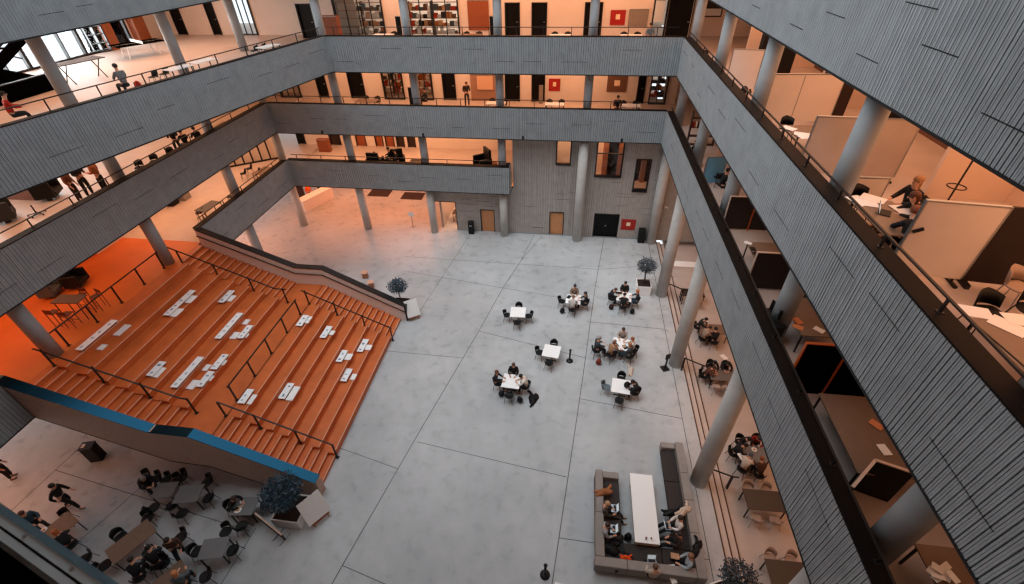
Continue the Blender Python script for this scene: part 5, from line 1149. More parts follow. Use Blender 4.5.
wb('whiteboard', 'pale whiteboard leaning across the gap between two far columns, upper right', 'whiteboard', (734, 49), (765, 50), 14.7, 3, WBM)
wb('whiteboard', 'low pale board behind the table with the two fair-haired people', 'whiteboard', (855, 177), (890, 178), 13.95, 3, WBM)
s1, s2 = at(806, 74, 14.75), at(796, 122, 13.1)
o = tag(MB().box(-.008, .008, -.04, -.032, .15, 1.7).build('seam_strip', [GREYP]), 'thin dark seam strip down the wide white board', 'strip'); o.location = (s1.x, s1.y, FL[3])
# partitions of the upper right rooms
def part_wall(name, y, x0, x1, lvl, m=WALLW, th=.12): struct(MB().box(x0, x1, y, y + th, FL[lvl], FL[lvl] + 3.12).build(name, [m]))
PINKW = mat('warm_white_wall', '#e2cbb9', .7, var=.04, scale=1)
c = at(922, 198, 13.0)
part_wall('wall_partition_upper_a', c.y, c.x, XRW - .2, 3, PINKW); part_wall('wall_partition_upper_b', 20.9, 9.6, XRW - .2, 3, PINKW); part_wall('wall_partition_upper_c', 27.9, 8.6, XRW - .2, 3, PINKW)
struct(MB().box(11.6, 11.75, YN, 12.8, FL[3], FL[3] + 3.12).build('wall_right_upper_inner', [PINKW])); struct(MB().box(12.2, 12.35, 13, 35, FL[3], FL[3] + 3.12).build('wall_right_upper_rear', [mat('brown_wall', '#6b4a38', .7)]))
def cab(label, x0, x1, y0, y1, lvl, h, m, name='cabinet'):
    o = thing(name, label, 'cabinet', ((x0 + x1) / 2, (y0 + y1) / 2, FL[lvl] + .006)); w, d = (x1 - x0) / 2, (y1 - y0) / 2
    bevel(MB().box(-w, w, -d, d, 0, h).build('body', [m], o), .01, 1); MB().box(-w + .02, -.004, -d - .018, -d, .08, h - .04).build('cabinet_door', [m], o); MB().box(.004, w - .02, -d - .018, -d, .08, h - .04).build('cabinet_door', [m], o)
    for s in (-1, 1): MB().box(s * .05 - .008, s * .05 + .008, -d - .035, -d - .018, h * .5, h * .5 + .14).build('handle', [STEEL], o)
    return o
cab('tall black cabinet behind the fair-haired people, upper right floor', 8.55, 9.5, 14.6, 15.1, 3, 2.3, BLACKP)  # black cabinet put in place of a dark doorway gap
cab('tall dark brown cabinet at the end of the wide white board', 9.2, 10.2, 19.5, 20.0, 3, 2.2, DKBROWN)
cab('tall black cabinet behind the far pale whiteboard, upper right', 8.6, 10.2, 25.6, 26.1, 3, 2.0, BLACKP)
a, b = aty(703, 0, YF - .05), aty(721, 17, YF - .05)
struct(MB().box(a.x, b.x, YF - .08, YF - .03, b.z, a.z + .4).build('window_40', [BLACK])); struct(MB().box(a.x + .08, b.x - .08, YF - .1, YF - .08, b.z + .08, (a.z + b.z) / 2).build('window_41', [BLIND]))
# coat stand
p = at(938, 197, 13.0); o = thing('coat_stand', 'black coat stand with a ring before the warm white wall', 'coat stand', (9.75, 12.2, 13.006))
MB().lathe([(.2, 0), (.2, .03), (.03, .06)], n=16).build('base', [BLACK], o); MB().tube((0, 0, .05), (0, 0, 1.95), .022, 8).build('pole', [BLACK], o)
m_ = MB(); R_ = 16
for i in range(R_): a0, a1 = 2 * PI * i / R_, 2 * PI * (i + 1) / R_; m_.tube((.2 * math.cos(a0), .2 * math.sin(a0), .62), (.2 * math.cos(a1), .2 * math.sin(a1), .62), .016, 6)
m_.build('umbrella_ring', [BLACK], o)
for k in range(4): a = k * PI / 2; MB().tube((0, 0, 1.85), (math.cos(a) * .16, math.sin(a) * .16, 1.93), .014, 6).build('hook', [BLACK], o)
p = at(937, 195, 13.2); make('coat', 'coat', 'black bag dropped at the foot of the coat stand', 'bag', (p.x - .3, p.y, 13.006), .4, scale=.8)
# the table of the fair-haired people
p = at(882, 210, 13.74); make('table_brown', 'table', 'table covered with papers and a laptop on the upper right floor', 'table', (7.05, 10.05, 13.006), PI / 2, scale=1.08)
def r_on(lb, name, label, cat, u, v, z, rz, zz=None, mats=None, scale=1.0): return on(lb, name, label, cat, u, v, z, rz, zz if zz is not None else z, None, mats, scale)
r_on('laptop', 'laptop', 'open black laptop with a lit screen at the edge of the paper-strewn table', 'laptop', 885, 213, 13.81, 60, 13.808, {'keyboard_half': BLACKP, 'lid': BLACKP})
for i, (u, v, rz) in enumerate(((858, 203, 20), (864, 205, 75), (872, 201, 50), (902, 213, 10))): o = r_on('sheet', 'paper_sheet', ('white sheet at the left end of the paper-strewn table', 'second white sheet at the left end of the paper-strewn table', 'white sheet in the middle of the paper-strewn table', 'white sheet beside the fair-haired person')[i], 'paper', u, v, 13.75, rz, 13.807 + i * .004, None, 1.7)
pf = Vector((7.98, 10.95, 0)); pb = Vector((7.85, 10.2, 0)); pn = Vector((7.15, 9.25, 0))
person('sit', (pf.x, pf.y, 13.006), 190, 'fair-haired person in black facing the paper-strewn table', top='#131316', hair='#a67a50', style='long'); person('lean', (pb.x, pb.y, 13.006), 165, 'brown-haired person in black leaning over papers beside a fair-haired person', top='#101013', hair='#5a3018', style='long')
person('lean', (pn.x, pn.y, 13.006), 85, 'brown-haired person in black with their back to the large cream whiteboard', top='#0f1013', hair='#7a4020')
for x, y, r, l in ((pf.x, pf.y, 100, 'black chair of the fair-haired person at the paper-strewn table'), (pb.x, pb.y, 75, 'black chair of the leaning brown-haired person, upper right'), (pn.x, pn.y, -5, 'black chair with its back to the large cream whiteboard')): make('chair', 'chair', l, 'chair', (x, y, 13.006), math.radians(r))
p = at(864, 192, 13.7); make('chair', 'chair', 'empty black chair at the left end of the paper-strewn table', 'chair', (p.x, p.y, 13.006), math.radians(190))
p = at(790, 122, 13.7); make('desk_brown', 'table', 'brown table with papers below the wide white board', 'table', (7.75, 15.9, 13.006), .05, scale=.95); make('chair', 'chair', 'black chair tucked at the table below the wide white board', 'chair', (p.x, p.y + .1, 13.006), PI)
for i, (u, v) in enumerate(((789, 128), (802, 134), (806, 137))): r_on('sheet', 'paper_sheet', ('white sheet on the table below the wide white board', 'cream sheet next to the grey-pink whiteboard', 'second cream sheet next to the grey-pink whiteboard')[i], 'paper', u, v, 13.72, 40 + 30 * i, 13.715 + .004 * i, None, 1.5)
for u, v, l in ((706, 50, 'black bag on the upper right ledge, farthest of three'), (714, 65, 'black bag on the upper right ledge, middle of three'), (745, 86, 'black bag on the upper right ledge, nearest of three')): p = at(u, v, 13.4); make('rucksack', 'rucksack', l, 'bag', (max(p.x, 6.5), p.y, 13.006), .5)
# foreground desk with plans
make('desk_brown', 'table', 'brown desk covered with white plans at the right picture edge', 'table', (7.72, 6.2, 13.006), .12, scale=1.0)
r_on('sheet', 'paper_sheet', 'large white plan on the foreground brown desk, nearest the rail', 'paper', 976, 312, 13.75, 78, 13.748, None, 1.5); r_on('sheet', 'paper_sheet', 'white plan overlapping another at the right edge, foreground desk', 'paper', 1008, 326, 13.75, 40, 13.75, None, 1.6); r_on('sheet', 'paper_sheet', 'white plan under the right-hand edge of the foreground desk', 'paper', 1020, 320, 13.75, 85, 13.753, None, 1.5)
make('chair', 'chair', 'black chair tucked behind the foreground desk with plans', 'chair', (7.55, 7.25, 13.006), math.radians(183)); make('chair', 'chair', 'black chair at the picture edge behind the foreground desk', 'chair', (8.35, 7.4, 13.006), math.radians(170))
make('chair_pale', 'chair', 'chair with pale frame before the dark brown screen', 'chair', (8.6, 8.1, 13.006), math.radians(200))

# middle level, right-hand side (dark studio desks)
def screen2(label, x0, x1, y, h, m, edge, strip=None, lvl=2, ang=0):
    o = thing('screen', label, 'screen', (x0, y, FL[lvl] + .006), ang); L_ = x1 - x0
    MB().box(0, L_, -.03, .03, .06, h).build('board', [m], o); MB().box(-.03, 0, -.04, .04, 0, h + .02).build('side_edge', [edge], o); MB().box(0, L_, -.04, .04, h, h + .025).build('top_edge', [edge], o); MB().box(L_, L_ + .03, -.04, .04, 0, h + .02).build('side_edge', [edge], o)
    if strip: MB().box(L_ * strip, L_ * strip + .05, -.06, -.03, 0, h).build('orange_post', [ORE], o)
    return o
SKYB = mat('sky_blue_board', '#74b6dc', .5, var=.04)
wb('whiteboard', 'sky-blue board on the lowest right balcony', 'board', (708, 157), (728, 156), 10.35, 2, SKYB)
screen2('dark brown screen with an orange post beyond the first studio desk', 6.42, 9.4, 17.8, 1.5, DKB, PALE, .33); screen2('dark brown screen with a pale edge on the near side of the first studio desk', 6.32, 9.2, 13.72, 1.5, DKB, PALE)
screen2('tall black screen with orange posts on the near side of the scrap-strewn desk', 6.1, 8.6, 9.05, 1.85, BLACKM, ORE, .38)
def studio(label, x, y, rz=0, lb='desk_brown', s=1.0): return make(lb, 'desk', label, 'desk', (x, y, 8.906), rz, scale=s)
studio('brown studio desk with mouse and tablet, between two dark screens', 7.25, 14.75, PI / 2); studio('brown studio desk strewn with scraps, beside a black monitor', 7.48, 11.5, PI / 2); studio('long brown studio desk near the bottom of the lowest right balcony', 7.35, 7.35, PI / 2, 'desk_long'); studio('brown studio desk at the bottom edge below the big column', 7.55, 3.95, PI / 2)
o = thing('monitor', 'black monitor standing at the rail end of the scrap-strewn desk', 'monitor', (6.3, 11.3, 8.906), math.radians(100)); MB().box(-.12, .12, -.1, .1, .74, .755).build('foot', [BLACKP], o); MB().box(-.02, .02, -.02, .02, .755, .9).build('stem', [BLACKP], o); MB().box(-.28, .28, -.02, .02, .86, 1.22).build('display', [BLACKP], o)
MB().box(-.45, .45, -.22, .22, .70, .738).build('stand_shelf', [BLACKP], o)
for sx in (-.4, .4): MB().box(sx - .02, sx + .02, -.2, .2, 0, .70).build('leg', [BLACKP], o)
for i, (u, v, rz, m, l) in enumerate(((787, 299, 30, PAPER, 'cream scrap of card on the scrap-strewn desk, far one'), (782, 327, 60, mat('orange_card', '#d98a5a', .7), 'orange cardboard scrap on the scrap-strewn desk'), (798, 321, 20, mat('orange_card', '#d98a5a', .7), 'second orange cardboard scrap on the scrap-strewn desk'), (819, 330, 45, PAPER, 'white square of paper on the scrap-strewn desk'), (777, 300, 70, PAPER, 'white paper strip along the far edge of the scrap-strewn desk'), (884, 450, 10, PAPER, 'white sheet at the corner of the long studio desk'), (876, 425, 40, mat('orange_card', '#d98a5a', .7), 'orange card near the corner of the long studio desk'))):
    r_on('sheet', 'paper_sheet', l, 'paper', u + {1: 16, 4: 9}.get(i, 0), v, 9.65, rz, 9.65 + .003 * i, {'sheet': m}, .95)
for i, (u, v, l) in enumerate(((753, 249, 'black tablet on the first studio desk'), (756, 254, 'small black case on the first studio desk'), (748, 243, 'white mouse pad card on the first studio desk'))): r_on('sheet', 'tablet', l, 'tablet', u, v, 9.65, 30 * i, 9.651 + .002 * i, {'sheet': (BLACKP, BLACKP, PAPER)[i]}, .9)
o = thing('paper_model', 'crumpled white paper model at the bottom right studio desk', 'model', (at(940, 572, 9.7).x, at(940, 572, 9.7).y, 9.652)); m_ = MB(); rnd = random.Random(4)
for k in range(7): m_.obox((rnd.uniform(-.15, .15), rnd.uniform(-.12, .12), .02 + .02 * k), (.1, .06, .002), M=Matrix.Rotation(rnd.uniform(-.7, .7), 3, 'X') @ Matrix.Rotation(rnd.uniform(0, 3), 3, 'Z'))
m_.build('folded_sheets', [PAPER], o)
o = thing('corner_screen', 'black corner screen with pale top edges by the big lower column', 'screen', (at(870, 460, 10.05).x + .1, at(870, 460, 10.05).y, 8.906))
q1, q2 = at(847, 487, 10.05) - at(870, 460, 10.05), at(909, 473, 10.05) - at(870, 460, 10.05)
for q in (q1, q2):
    m_ = MB(); m_.bar((0, 0, .58), (q.x, q.y, .58), .05, 1.13); m_.build('board', [BLACKP], o); m_ = MB(); m_.bar((0, 0, 1.16), (q.x, q.y, 1.16), .06, .03); m_.build('top_edge', [PALE], o)
for x, y, r, l in ((7.75, 12.85, 180, 'black chair at the far end of the scrap-strewn desk'), (8.3, 14.4, 90, 'black chair at the first studio desk'), (7.1, 22.0, 10, 'black chair before the sky-blue board')): make('chair', 'chair', l, 'chair', (x, y, 8.906), math.radians(r))
for (u, v, f, l, tp) in ((706, 178, 0, 'person in black sitting before the sky-blue board', '#0e0e10'), (692, 140, 200, 'person in dark clothes at the far end of the lowest right balcony', '#3a2d28')):
    p = at(u, v, 9.8); person('sit', (max(p.x, 6.95), p.y, 8.906), f, l, top=tp, hair='#15100e')
o = thing('book_shelf', 'shelf of rust-coloured books at the far end of the lowest right balcony', 'shelf', (7.3, 27.5, 8.906))
for z in (0, .5, 1.0, 1.5): MB().box(-.7, .7, -.15, .15, z, z + .03).build('shelf_board', [DKBROWN], o)
for k in range(14): MB().box(-.66 + .095 * k, -.59 + .095 * k, -.12, .1, 1.03, 1.28 + .02 * (k % 3)).build('book', [(RED, ORE, PAPER, DKBROWN)[k % 4]], o)
for sx in (-.72, .72): MB().box(sx - .02, sx + .02, -.15, .15, 0, 1.9).build('upright', [DKBROWN], o)
struct(MB().box(9.6, 9.75, YN, 35, FL[2], FL[2] + 3.12).build('wall_right_lower_inner', [mat('brown_wall', '#6b4a38', .7)]))
part_wall('wall_partition_lower_a', 24.9, 7.6, 9.6, 2, PINKW)

# ------------------------------------------------------------------ lower hall beyond the steps
ZL = -.444
def low(lb, name, label, cat, u, v, z, rz, **k): p = at(u, v, z); return make(lb, name, label, cat, (p.x, p.y, ZL), math.radians(rz), **k)
for (cx, cy, nm) in ((8.75, 10.75, 'the dark long table just beyond the near handrail'), (8.85, 8.0, 'the dark long table at the bottom edge under the band')):
    make('table_dark', 'table', nm.replace('the dark', 'dark') + ', in the lower hall', 'table', (cx, cy, ZL), .02, scale=1.1)
    nm2 = 'the handrail-side lower table' if cy > 9 else 'the bottom-edge lower table'
    for dx in (-.4, .35):
        for dy, w_ in ((.62, 'far'), (-.62, 'near')): make('chair_pale', 'chair', 'pale chair on the %s side of %s %s' % (w_, nm2, 'by the steps' if dx < 0 else 'under the band'), 'chair', (cx + dx, cy + dy, ZL), (PI if dy > 0 else 0) + dx * .2, 'pale chairs in the lower hall')
make('bench_table', 'table', 'grey long table of two people with black hair in the lower hall', 'table', (8.75, 17.6, ZL), 0)
for x, y, f, l, h, tp, st in ((8.2, 18.35, -90, 'person with long black hair at the far side of the grey long table', '#0e0b0a', '#17171a', 'long'), (8.95, 18.35, -100, 'person with black hair reading a white sheet at the grey long table', '#0e0b0a', '#1c1c20', 'long'), (7.75, 17.7, -10, 'person in rust at the end of the grey long table', '#3a2418', '#5a3424', 'short')):
    person('lean', (x, y, ZL), f, l, top=tp, hair=h, style=st); make('chair', 'chair', 'black chair of the ' + l.split(' at the')[0].split(' reading')[0], 'chair', (x - math.cos(math.radians(f)) * .05, y - math.sin(math.radians(f)) * .05, ZL), math.radians(f - 90))
on('sheet', 'paper_sheet', 'white sheet on the grey long table in the lower hall', 'paper', 724, 357, .3, 30, .30, None, None, 1.3)
for dx in (-.5, 0, .5): make('chair_pale', 'chair', 'steel-legged chair on the near side of the grey long table, %s' % ('closest to the steps' if dx < 0 else ('middle one' if dx == 0 else 'closest to the band')), 'chair', (8.75 + dx, 16.95, ZL), 0, 'steel-legged chairs at the grey long table')
make('table_brown', 'table', 'brown table of a group under the second right-hand column, lower hall', 'table', (8.9, 21.2, ZL), 0)
for x, y, f, l, tp, h in ((8.1, 21.6, -20, 'person with a white laptop at the brown table behind the column', '#22201f', '#15100e'), (8.2, 20.6, 30, 'person in pale brown at the brown table behind the column', '#a58a76', '#3a2418'), (8.8, 20.35, 90, 'person in black with their back turned at the brown table behind the column', '#0e0e10', '#120e0c')):
    person('lean', (x, y, ZL), f, l, top=tp, hair=h); make('chair', 'chair', 'black chair of the ' + l.split(' at the')[0].replace(' with their back turned', ' seen from behind'), 'chair', (x, y, ZL), math.radians(f - 90))
on('laptop', 'laptop', 'white laptop on the brown table behind the column', 'laptop', 705, 320, .3, 100, .30, None, {'keyboard_half': WHITE, 'lid': WHITE})
p = at(709, 300, -.2); make('table_dark', 'table', 'dark table at the far end of the lower hall between column and band', 'table', (8.3, 24.6, ZL), 0)
for dx in (-.4, .3): make('chair_pale', 'chair', 'pale chair at the far dark table of the lower hall, %s' % ('by the column' if dx < 0 else 'by the band'), 'chair', (8.3 + dx, 23.95, ZL), 0)
# round group
o = make('table_grey', 'table', 'round-grouped grey table full of cups and papers by the near handrail', 'table', (8.95, 12.9, ZL), .2, scale=1.1)
grp = ((8.15, 13.1, -10, 'person in black with a white cap of hair at the crowded lower table', '#121214', '#15100e'), (8.35, 12.3, 50, 'person in a cream top at the near side of the crowded lower table', '#d9c9b8', '#4a5560'), (9.0, 12.1, 90, 'person in brown at the near side of the crowded lower table', '#4a2e20', '#8a5030'), (8.6, 13.7, -70, 'person in black at the far side of the crowded lower table', '#101012', '#120d0b'), (9.3, 13.8, -110, 'person in a red scarf at the far side of the crowded lower table', '#8a1c12', '#3a2418'))
for x, y, f, l, tp, h in grp:
    person('lean', (x, y, ZL), f, l, top=tp, hair=h); make('chair', 'chair', 'black chair of the ' + l.split(' at the')[0], 'chair', (x, y, ZL), math.radians(f - 90))
on('sheet', 'paper_sheet', 'white folder at the corner of the crowded lower table', 'paper', 742, 457, .35, 20, .372, None, None, 1.3); on('plate', 'plate', 'white plate on the crowded lower table', 'plate', 754, 450, .35, 0, .372); on('cup', 'cup', 'white cup on the crowded lower table', 'cup', 758, 447, .35, 0, .372)
def step_rail(label, y):
    o = thing('step_handrail', label, 'handrail', (6.62, y, 0)); m_ = MB(); m_.bar((0, 0, .92), (1.05, 0, .47), .05, .05); m_.bar((1.05, 0, .47), (1.3, 0, .47), .05, .05); m_.build('top_rail', [BLACK], o)
    m_ = MB(); m_.box(-.03, .03, -.06, .06, 0, .92); m_.build('post', [BLACK], o); m_ = MB(); m_.box(1.0, 1.06, -.06, .06, -.444, .47); m_.build('post', [BLACK], o); return o
step_rail('black handrail across the three floor steps near the sofa', 11.6); step_rail('black handrail across the three floor steps beside the second column', 18.0); step_rail('black handrail across the three floor steps beside the farther column', 24.6)
o = thing('sign_stand', 'slim black stand leaning at the foot of the second right-hand column', 'stand', (5.75, 18.0, 0), .4); MB().box(-.2, .2, -.2, .2, 0, .03).build('base', [BLACK], o); MB().box(-.04, .04, -.03, .03, .03, 1.1).build('post', [BLACK], o); MB().box(-.13, .13, -.02, .02, .75, 1.1).build('panel', [BLACK], o)
a = at(690, 268, -.2); o = thing('low_counter', 'long white counter on the lower floor behind the potted tree', 'counter', (8.9, 27.6, ZL)); MB().box(-2.0, 2.0, -.3, .3, 0, .85).build('front', [WHITE], o); MB().box(-2.03, 2.03, -.33, .33, .85, .9).build('counter_top', [WHITE], o)
o = tag(bevel(MB().box(-.25, .25, -.25, .25, 0, 1.1).build('black_cabinet', [BLACKP]), .02), 'black cabinet between the far column and the back wall', 'cabinet'); o.location = (5.6, 31.0, .0)
p = aty(666, 208, YW - .1); o = thing('wall_lamp', 'small white lamp on the back wall beside the far right column', 'lamp', (p.x, YW - .045, p.z)); MB().box(-.1, .1, -.1, 0, -.06, .1).build('housing', [WHITE], o); MB().box(-.08, .08, -.14, -.1, -.04, .02).build('shade', [STEEL], o)
# ------------------------------------------------------------------ near hall, lower left of the picture
def near_table(lb, nm, x, y, rz, chairs, s=1.0):
    make(lb, 'table', nm, 'table', (x, y, .006), math.radians(rz), scale=s); r = math.radians(rz)
    for dx, dy, lab in chairs:
        q = Vector((dx, dy, 0)); q.rotate(Matrix.Rotation(r, 3, 'Z')); make('chair', 'chair', lab, 'chair', (x + q.x, y + q.y, .006), math.atan2(-q.y, -q.x) - PI / 2 + random.uniform(-.15, .15), 'chairs of the near hall')
def np_(u, v, z): p = at(u, v, z); return p.x, p.y
x, y = np_(213.5, 548, .74)
near_table('table_grey', 'grey square table alone at the bottom, west of the long beam', x, y, 15, ((-.75, .1, 'black chair on the stair side of the bottom grey table'), (.1, .72, 'black chair at the far edge of the bottom grey table'), (.62, -.05, 'black chair with a white seat pad at the bottom grey table')))
p = at(203, 574, .7); make('chair', 'chair', 'black chair pulled away from the bottom grey table', 'chair', (p.x, p.y, .006), 2.2)
x, y = np_(189, 494, .74)
near_table('table_grey', 'grey table under the stair side wall with three black chairs', x, y, 12, ((.35, .65, 'black chair between the stair side wall and the grey table'), (.72, -.1, 'black chair on the planter side of the grey table under the stair'), (-.1, -.68, 'black chair on the near side of the grey table under the stair')), 1.05)
x, y = np_(164, 489, .74)
near_table('table_grey', 'small grey table by the person in black with a white collar', x, y, 12, ((.3, .66, 'black chair behind the small grey table'), (.5, -.62, 'black chair on the near side of the small grey table'), (-.25, -.66, 'second black chair on the near side of the small grey table')), .9)
x, y = np_(144, 481, .75); person('lean', (x, y, .006), -20, 'person in black with a white collar sitting by the stair side wall', top='#0f0f12', hair='#8f8a84'); make('chair', 'chair', 'black chair of the person with a white collar', 'chair', (x, y, .006), math.radians(-110))
for u, v, l in ((152, 468, 'black chair against the stair side wall, leftmost of the row'), (163, 469, 'black chair against the stair side wall, second of the row'), (173, 470, 'black chair against the stair side wall, third of the row'), (183, 471, 'black chair against the stair side wall, fourth of the row')):
    x, y = np_(u, v, .5); make('chair', 'chair', l, 'chair', (x, min(y, 8.6), .006), random.uniform(-.5, .5) + PI)
x, y = np_(244, 506, .74)
near_table('table_grey', 'grey table with white plates next to the big potted tree', x, y, 8, ((.7, .2, 'black chair on the tree side of the table with plates'), (.1, -.68, 'black chair on the near side of the table with plates')))
x, y = np_(232, 503, .8); person('lean', (x - .1, y, .006), 0, 'person in black eating at the table with white plates', top='#101012', hair='#3a241a'); make('chair', 'chair', 'black chair under the person eating at the plates table', 'chair', (x - .12, y, .006), math.radians(-90))
on('plate', 'plate', 'white plate with food in front of the person in black', 'plate', 238, 510, .75, 0, .748, None, None, 1.2); on('plate', 'plate', 'small white dish on the table beside the potted tree', 'plate', 242, 501.5, .75, 0, .748, None, None, .7)
# long beam barrier
a, b = at(246, 506, .55), at(282, 535, .55); o = thing('barrier_board', 'long narrow board barrier with small feet in front of the potted tree', 'barrier', (a.x, a.y, 0)); q = Vector((b.x - a.x, b.y - a.y, 0))
m_ = MB(); m_.bar((0, 0, .33), (q.x, q.y, .33), .05, .44); m_.build('board', [DKBROWN], o); m_ = MB(); m_.bar((0, 0, .565), (q.x, q.y, .565), .07, .03); m_.build('top_edge', [PALE], o)
for f in (.08, .78, .95): c = q * f; nrm = Vector((-q.y, q.x, 0)).normalized() * .28; m_ = MB(); m_.bar(c - nrm + Vector((0, 0, .03)), c + nrm + Vector((0, 0, .03)), .05, .06); m_.bar(c + Vector((0, 0, .03)), c + Vector((0, 0, .12)), .05, .05); m_.build('foot', [STEEL], o)
# laptop table
x, y = np_(131, 541, .74); near_table('table_brown', 'brown-grey table of two people with a laptop in the near hall', x, y, 62, ((-.2, .78, 'black chair on the stair side of the laptop table'), (-1.0, .1, 'black chair by the picture bottom at the laptop table'), (.75, .7, 'wide black chair at the far end of the laptop table'), (.2, -.75, 'black chair on the near side of the laptop table')), 1.0)
x, y = np_(153, 560, .85); person('lean', (x, y, .006), 130, 'person with black hair typing on a laptop in the near hall', top='#0f0f11', hair='#0f0c0a'); make('chair', 'chair', 'black chair under the person typing in the near hall', 'chair', (x, y, .006), math.radians(40))
x, y = np_(134, 573, .85); person('lean', (x, y, .006), 120, 'person in black beside the person typing on a laptop', top='#131316', hair='#20160f'); make('chair', 'chair', 'black chair of the person beside the typist', 'chair', (x, y, .006), math.radians(30))
on('laptop', 'laptop', 'silver laptop on the brown-grey table in the near hall', 'laptop', 153, 546, .75, 150, .748)
# pink-brown table at the bottom
x, y = np_(163, 567, .74); x += .35; y -= .25
near_table('table_brown', 'pink-brown table at the bottom edge beside a fair-haired head', x, y, 62, ((.1, .78, 'black chair beside the pink-brown bottom table'),), .75)
x, y = np_(177, 574, 1.2); person('sit', (x, y - .1, .006), 120, 'fair-haired person in grey at the bottom picture edge', top='#5d676c', hair='#c8824e', style='long'); make('chair', 'chair', 'black chair of the fair-haired person at the bottom edge', 'chair', (x, y - .1, .006), math.radians(30))
x, y = np_(190, 562, .0); person('walk', (x - .25, y + .15, .006), -50, 'person in a patterned brown top walking between the near tables', top='#4a3226', hair='#120e0c', legs='#0e0e10')
x, y = np_(177, 533, .8); make('chair', 'chair', 'black chair behind the walking person in the near hall', 'chair', (x, y, .006), 2.6)
# two standing people
x, y = np_(75, 508, .0); person('walk', (x, y, .006), 20, 'person dressed all in black walking across the near hall', top='#08080a', hair='#0d0a09', legs='#0b0b0d', scale=1.06)
x, y = np_(13, 478, .0); person('stand', (x, y, .006), 40, 'person in a brown patterned coat at the left picture edge', top='#33261e', hair='#20160f', legs='#0f0f11', scale=1.05)
x, y = np_(52, 533, .74); make('table_brown', 'table', 'pink-brown table behind the grey ledge in the corner', 'table', (x, y, .006), math.radians(70))
x, y = np_(30, 520, .7); person('sit', (x, y, .006), -10, 'person in a teal jacket with orange scarf beside the corner table', top='#2f4a55', hair='#4a2416', legs='#20262a', style='long'); make('chair', 'chair', 'black chair under the person in the teal jacket', 'chair', (x, y, .006), math.radians(-100))
x, y = np_(66, 541, .8); person('lean', (x, y, .006), 160, 'red-haired person in black on the near side of the corner table', top='#141416', hair='#b4602c', style='long'); make('chair', 'chair', 'black chair under the red-haired person at the corner table', 'chair', (x, y, .006), math.radians(70))
x, y = np_(61, 515, .7); make('chair', 'chair', 'black chair on the far side of the corner table', 'chair', (x, y, .006), math.radians(200)); x, y = np_(82, 556, .7); make('chair', 'chair', 'black chair poking out from behind the grey ledge', 'chair', (x, y, .006), math.radians(130))
on('plate', 'plate', 'plate with food on the corner table behind the grey ledge', 'plate', 44, 530, .75, 0, .748)

# ------------------------------------------------------------------ the parapet the picture was taken over
o = thing('parapet_ledge', 'blurred grey metal ledge in the lower left corner', 'ledge', (0, 0, 18.1))
A_, B_ = Vector((-1.6, .475, 0)), Vector((-.3, .098, 0)); d = (B_ - A_).normalized(); nr = Vector((d.y, -d.x, 0))
LEDGE = mat('ledge_steel', '#c6d6de', .5, var=.1, scale=8)
def lb_(name, off, w, z, h, m): m_ = MB(); a, b = A_ + nr * (off + w / 2), B_ + nr * (off + w / 2); m_.bar((a.x, a.y, z), (b.x, b.y, z), w, h); return m_.build(name, [m], o)
lb_('front_rail', 0, .012, -.012, .03, mat('ledge_blue', '#5f8496', .45)); lb_('deck', .012, .014, -.01, .02, LEDGE); lb_('groove', .026, .004, -.018, .015, SEAM); lb_('rear_deck', .030, .012, -.012, .02, LEDGE); lb_('lower_strip', .042, .008, -.03, .02, mat('ledge_grey', '#6a7276', .5))
for f in (.47, .58, .70, .74): c = A_ + d * (1.35 * f) + nr * .019; MB().tube((c.x, c.y, -.002), (c.x, c.y, .003), .0035, 10).build('screw', [STEEL], o)
m_ = MB(); a, b = A_ + nr * .05, B_ + nr * .05; m_.add([(a.x, a.y, -.04), (b.x, b.y, -.04), (b.x + nr.x * 1.5, b.y + nr.y * 1.5, -.04), (a.x + nr.x * 1.5, a.y + nr.y * 1.5, -.04), (a.x, a.y, -.3), (b.x, b.y, -.3), (b.x + nr.x * 1.5, b.y + nr.y * 1.5, -.3), (a.x + nr.x * 1.5, a.y + nr.y * 1.5, -.3)], [(0, 1, 2, 3), (7, 6, 5, 4), (0, 4, 5, 1), (1, 5, 6, 2), (2, 6, 7, 3), (3, 7, 4, 0)]); m_.build('dark_inner_shelf', [BLACKM], o)  # matt black block stands in for the shade behind the ledge
# ------------------------------------------------------------------ unseen roof, added with its opening shaped to darken the near hall
RX0, RX1, RY0, RY1 = -20.0, 7.0, 7.5, 31.0
mb = MB(); zr = 23.0
mb.box(-33, RX0, -5, 43, zr, zr + .5); mb.box(RX1, 18, -5, 43, zr, zr + .5); mb.box(RX0, RX1, -5, RY0, zr, zr + .5); mb.box(RX0, RX1, RY1, 43, zr, zr + .5)
struct(mb.build('ceiling_roof', [WALLW]))
for nm, b in (('wall_top_left', (-33, -32.8, -5, 43)), ('wall_top_right', (17.8, 18, -5, 43)), ('wall_top_back', (-33, 18, 42.8, 43)), ('wall_top_near', (-33, 18, -5, -4.8))):  # unseen walls added to keep side light out of the atrium
    struct(MB().box(*b, FL[4] - .9, zr).build(nm, [WALLW]))
mb = MB()
for k in range(7):
    y = RY0 + (RY1 - RY0) * k / 6; mb.box(RX0, RX1, y - .08, y + .08, zr + .1, zr + .4)
struct(mb.build('trim_60', [STEEL]))
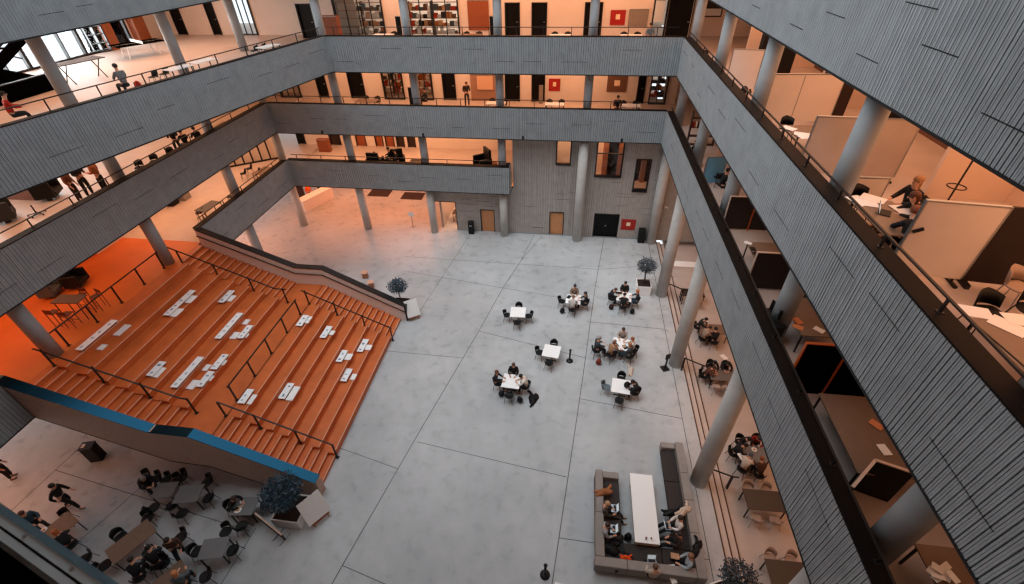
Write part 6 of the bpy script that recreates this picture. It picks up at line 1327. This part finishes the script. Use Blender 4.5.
# ------------------------------------------------------------------ light
W = bpy.data.worlds.new('sky'); SC.world = W; W.use_nodes = True
bg = W.node_tree.nodes['Background']; bg.inputs[0].default_value = (.86, .93, 1.0, 1); bg.inputs[1].default_value = 1.42
s = bpy.data.lights.new('sun', 'SUN'); s.energy = 1.9; s.angle = .8; s.color = (.95, .98, 1.0)
so = bpy.data.objects.new('sun', s); COL.objects.link(so)
so.rotation_euler = Vector((.34, .24, -1)).to_track_quat('-Z', 'Y').to_euler()
def lamp(name, x, y, z, sx, sy, power, col=(1, .60, .36), rot=None):
    l = bpy.data.lights.new(name, 'AREA'); l.shape = 'RECTANGLE'; l.size = sx; l.size_y = sy; l.energy = power; l.color = col
    o = bpy.data.objects.new(name, l); COL.objects.link(o); o.location = (x, y, z)
    if rot: o.rotation_euler = rot
    return o
WARM = (1, .46, .23)
zc = [f - 1.05 for f in FL]
lamp('ceiling_lamps', -26, 25, zc[4], 6, 18, 520, WARM); lamp('ceiling_lamps', -26, 8, zc[4], 6, 14, 350, WARM)
lamp('ceiling_lamps', -25, 24, zc[3], 6, 18, 380, WARM); lamp('ceiling_lamps', -26, 8, zc[3], 6, 14, 300, WARM)
lamp('ceiling_lamps', -25, 27, zc[2], 6, 14, 480, WARM); lamp('ceiling_lamps', -26, 10, zc[2], 6, 14, 290, WARM)
lamp('ceiling_lamps', -5, 33.5, zc[4], 20, 3, 480, WARM); lamp('ceiling_lamps', -8, 33.5, zc[3], 22, 3, 480, WARM); lamp('ceiling_lamps', -13, 33.5, zc[2], 14, 3, 420, WARM)
lamp('ceiling_lamps', -7, 38.5, zc[4], 18, 3, 520, (1, .85, .72)); lamp('ceiling_lamps', -8, 38, zc[3], 22, 3, 260, WARM)
lamp('ceiling_lamps', -17, 35, zc[1], 14, 7, 640, (1, .30, .11)); lamp('ceiling_lamps', 4, 33, zc[2], 14, 1.5, 300, WARM); lamp('ceiling_lamps', -7, 33.6, zc[1], 5, 3, 350, WARM)
lamp('ceiling_lamps', -25, 25, zc[1], 6, 8, 380, (1, .30, .11))
lamp('ceiling_lamps', 9.5, 16, zc[4], 5, 30, 760, WARM); lamp('ceiling_lamps', 8, 16, zc[3], 2.5, 30, 130, WARM); lamp('ceiling_lamps', 11, 16, zc[2], 6, 30, 500, WARM)
lamp('ceiling_lamps', -25, 5, zc[1], 6, 8, 170, (1, .33, .13))
# daylight outside the upper left windows
lamp('window_daylight', -34, 25, 14.6, 4.4, 18, 3800, (.95, .98, 1), (0, -PI / 2, 0))
lamp('window_daylight', -34, 19, 10.4, 3.5, 12, 1000, (.95, .98, 1), (0, -PI / 2, 0))
SC.view_settings.view_transform = 'Standard'; SC.view_settings.look = 'None'; SC.view_settings.gamma = 1; SC.view_settings.exposure = 0.1
SC.view_settings.use_curve_mapping = False
SC.cycles.use_denoising = True
SC.cycles.max_bounces = 6
SC.cycles.filter_width = 1.4
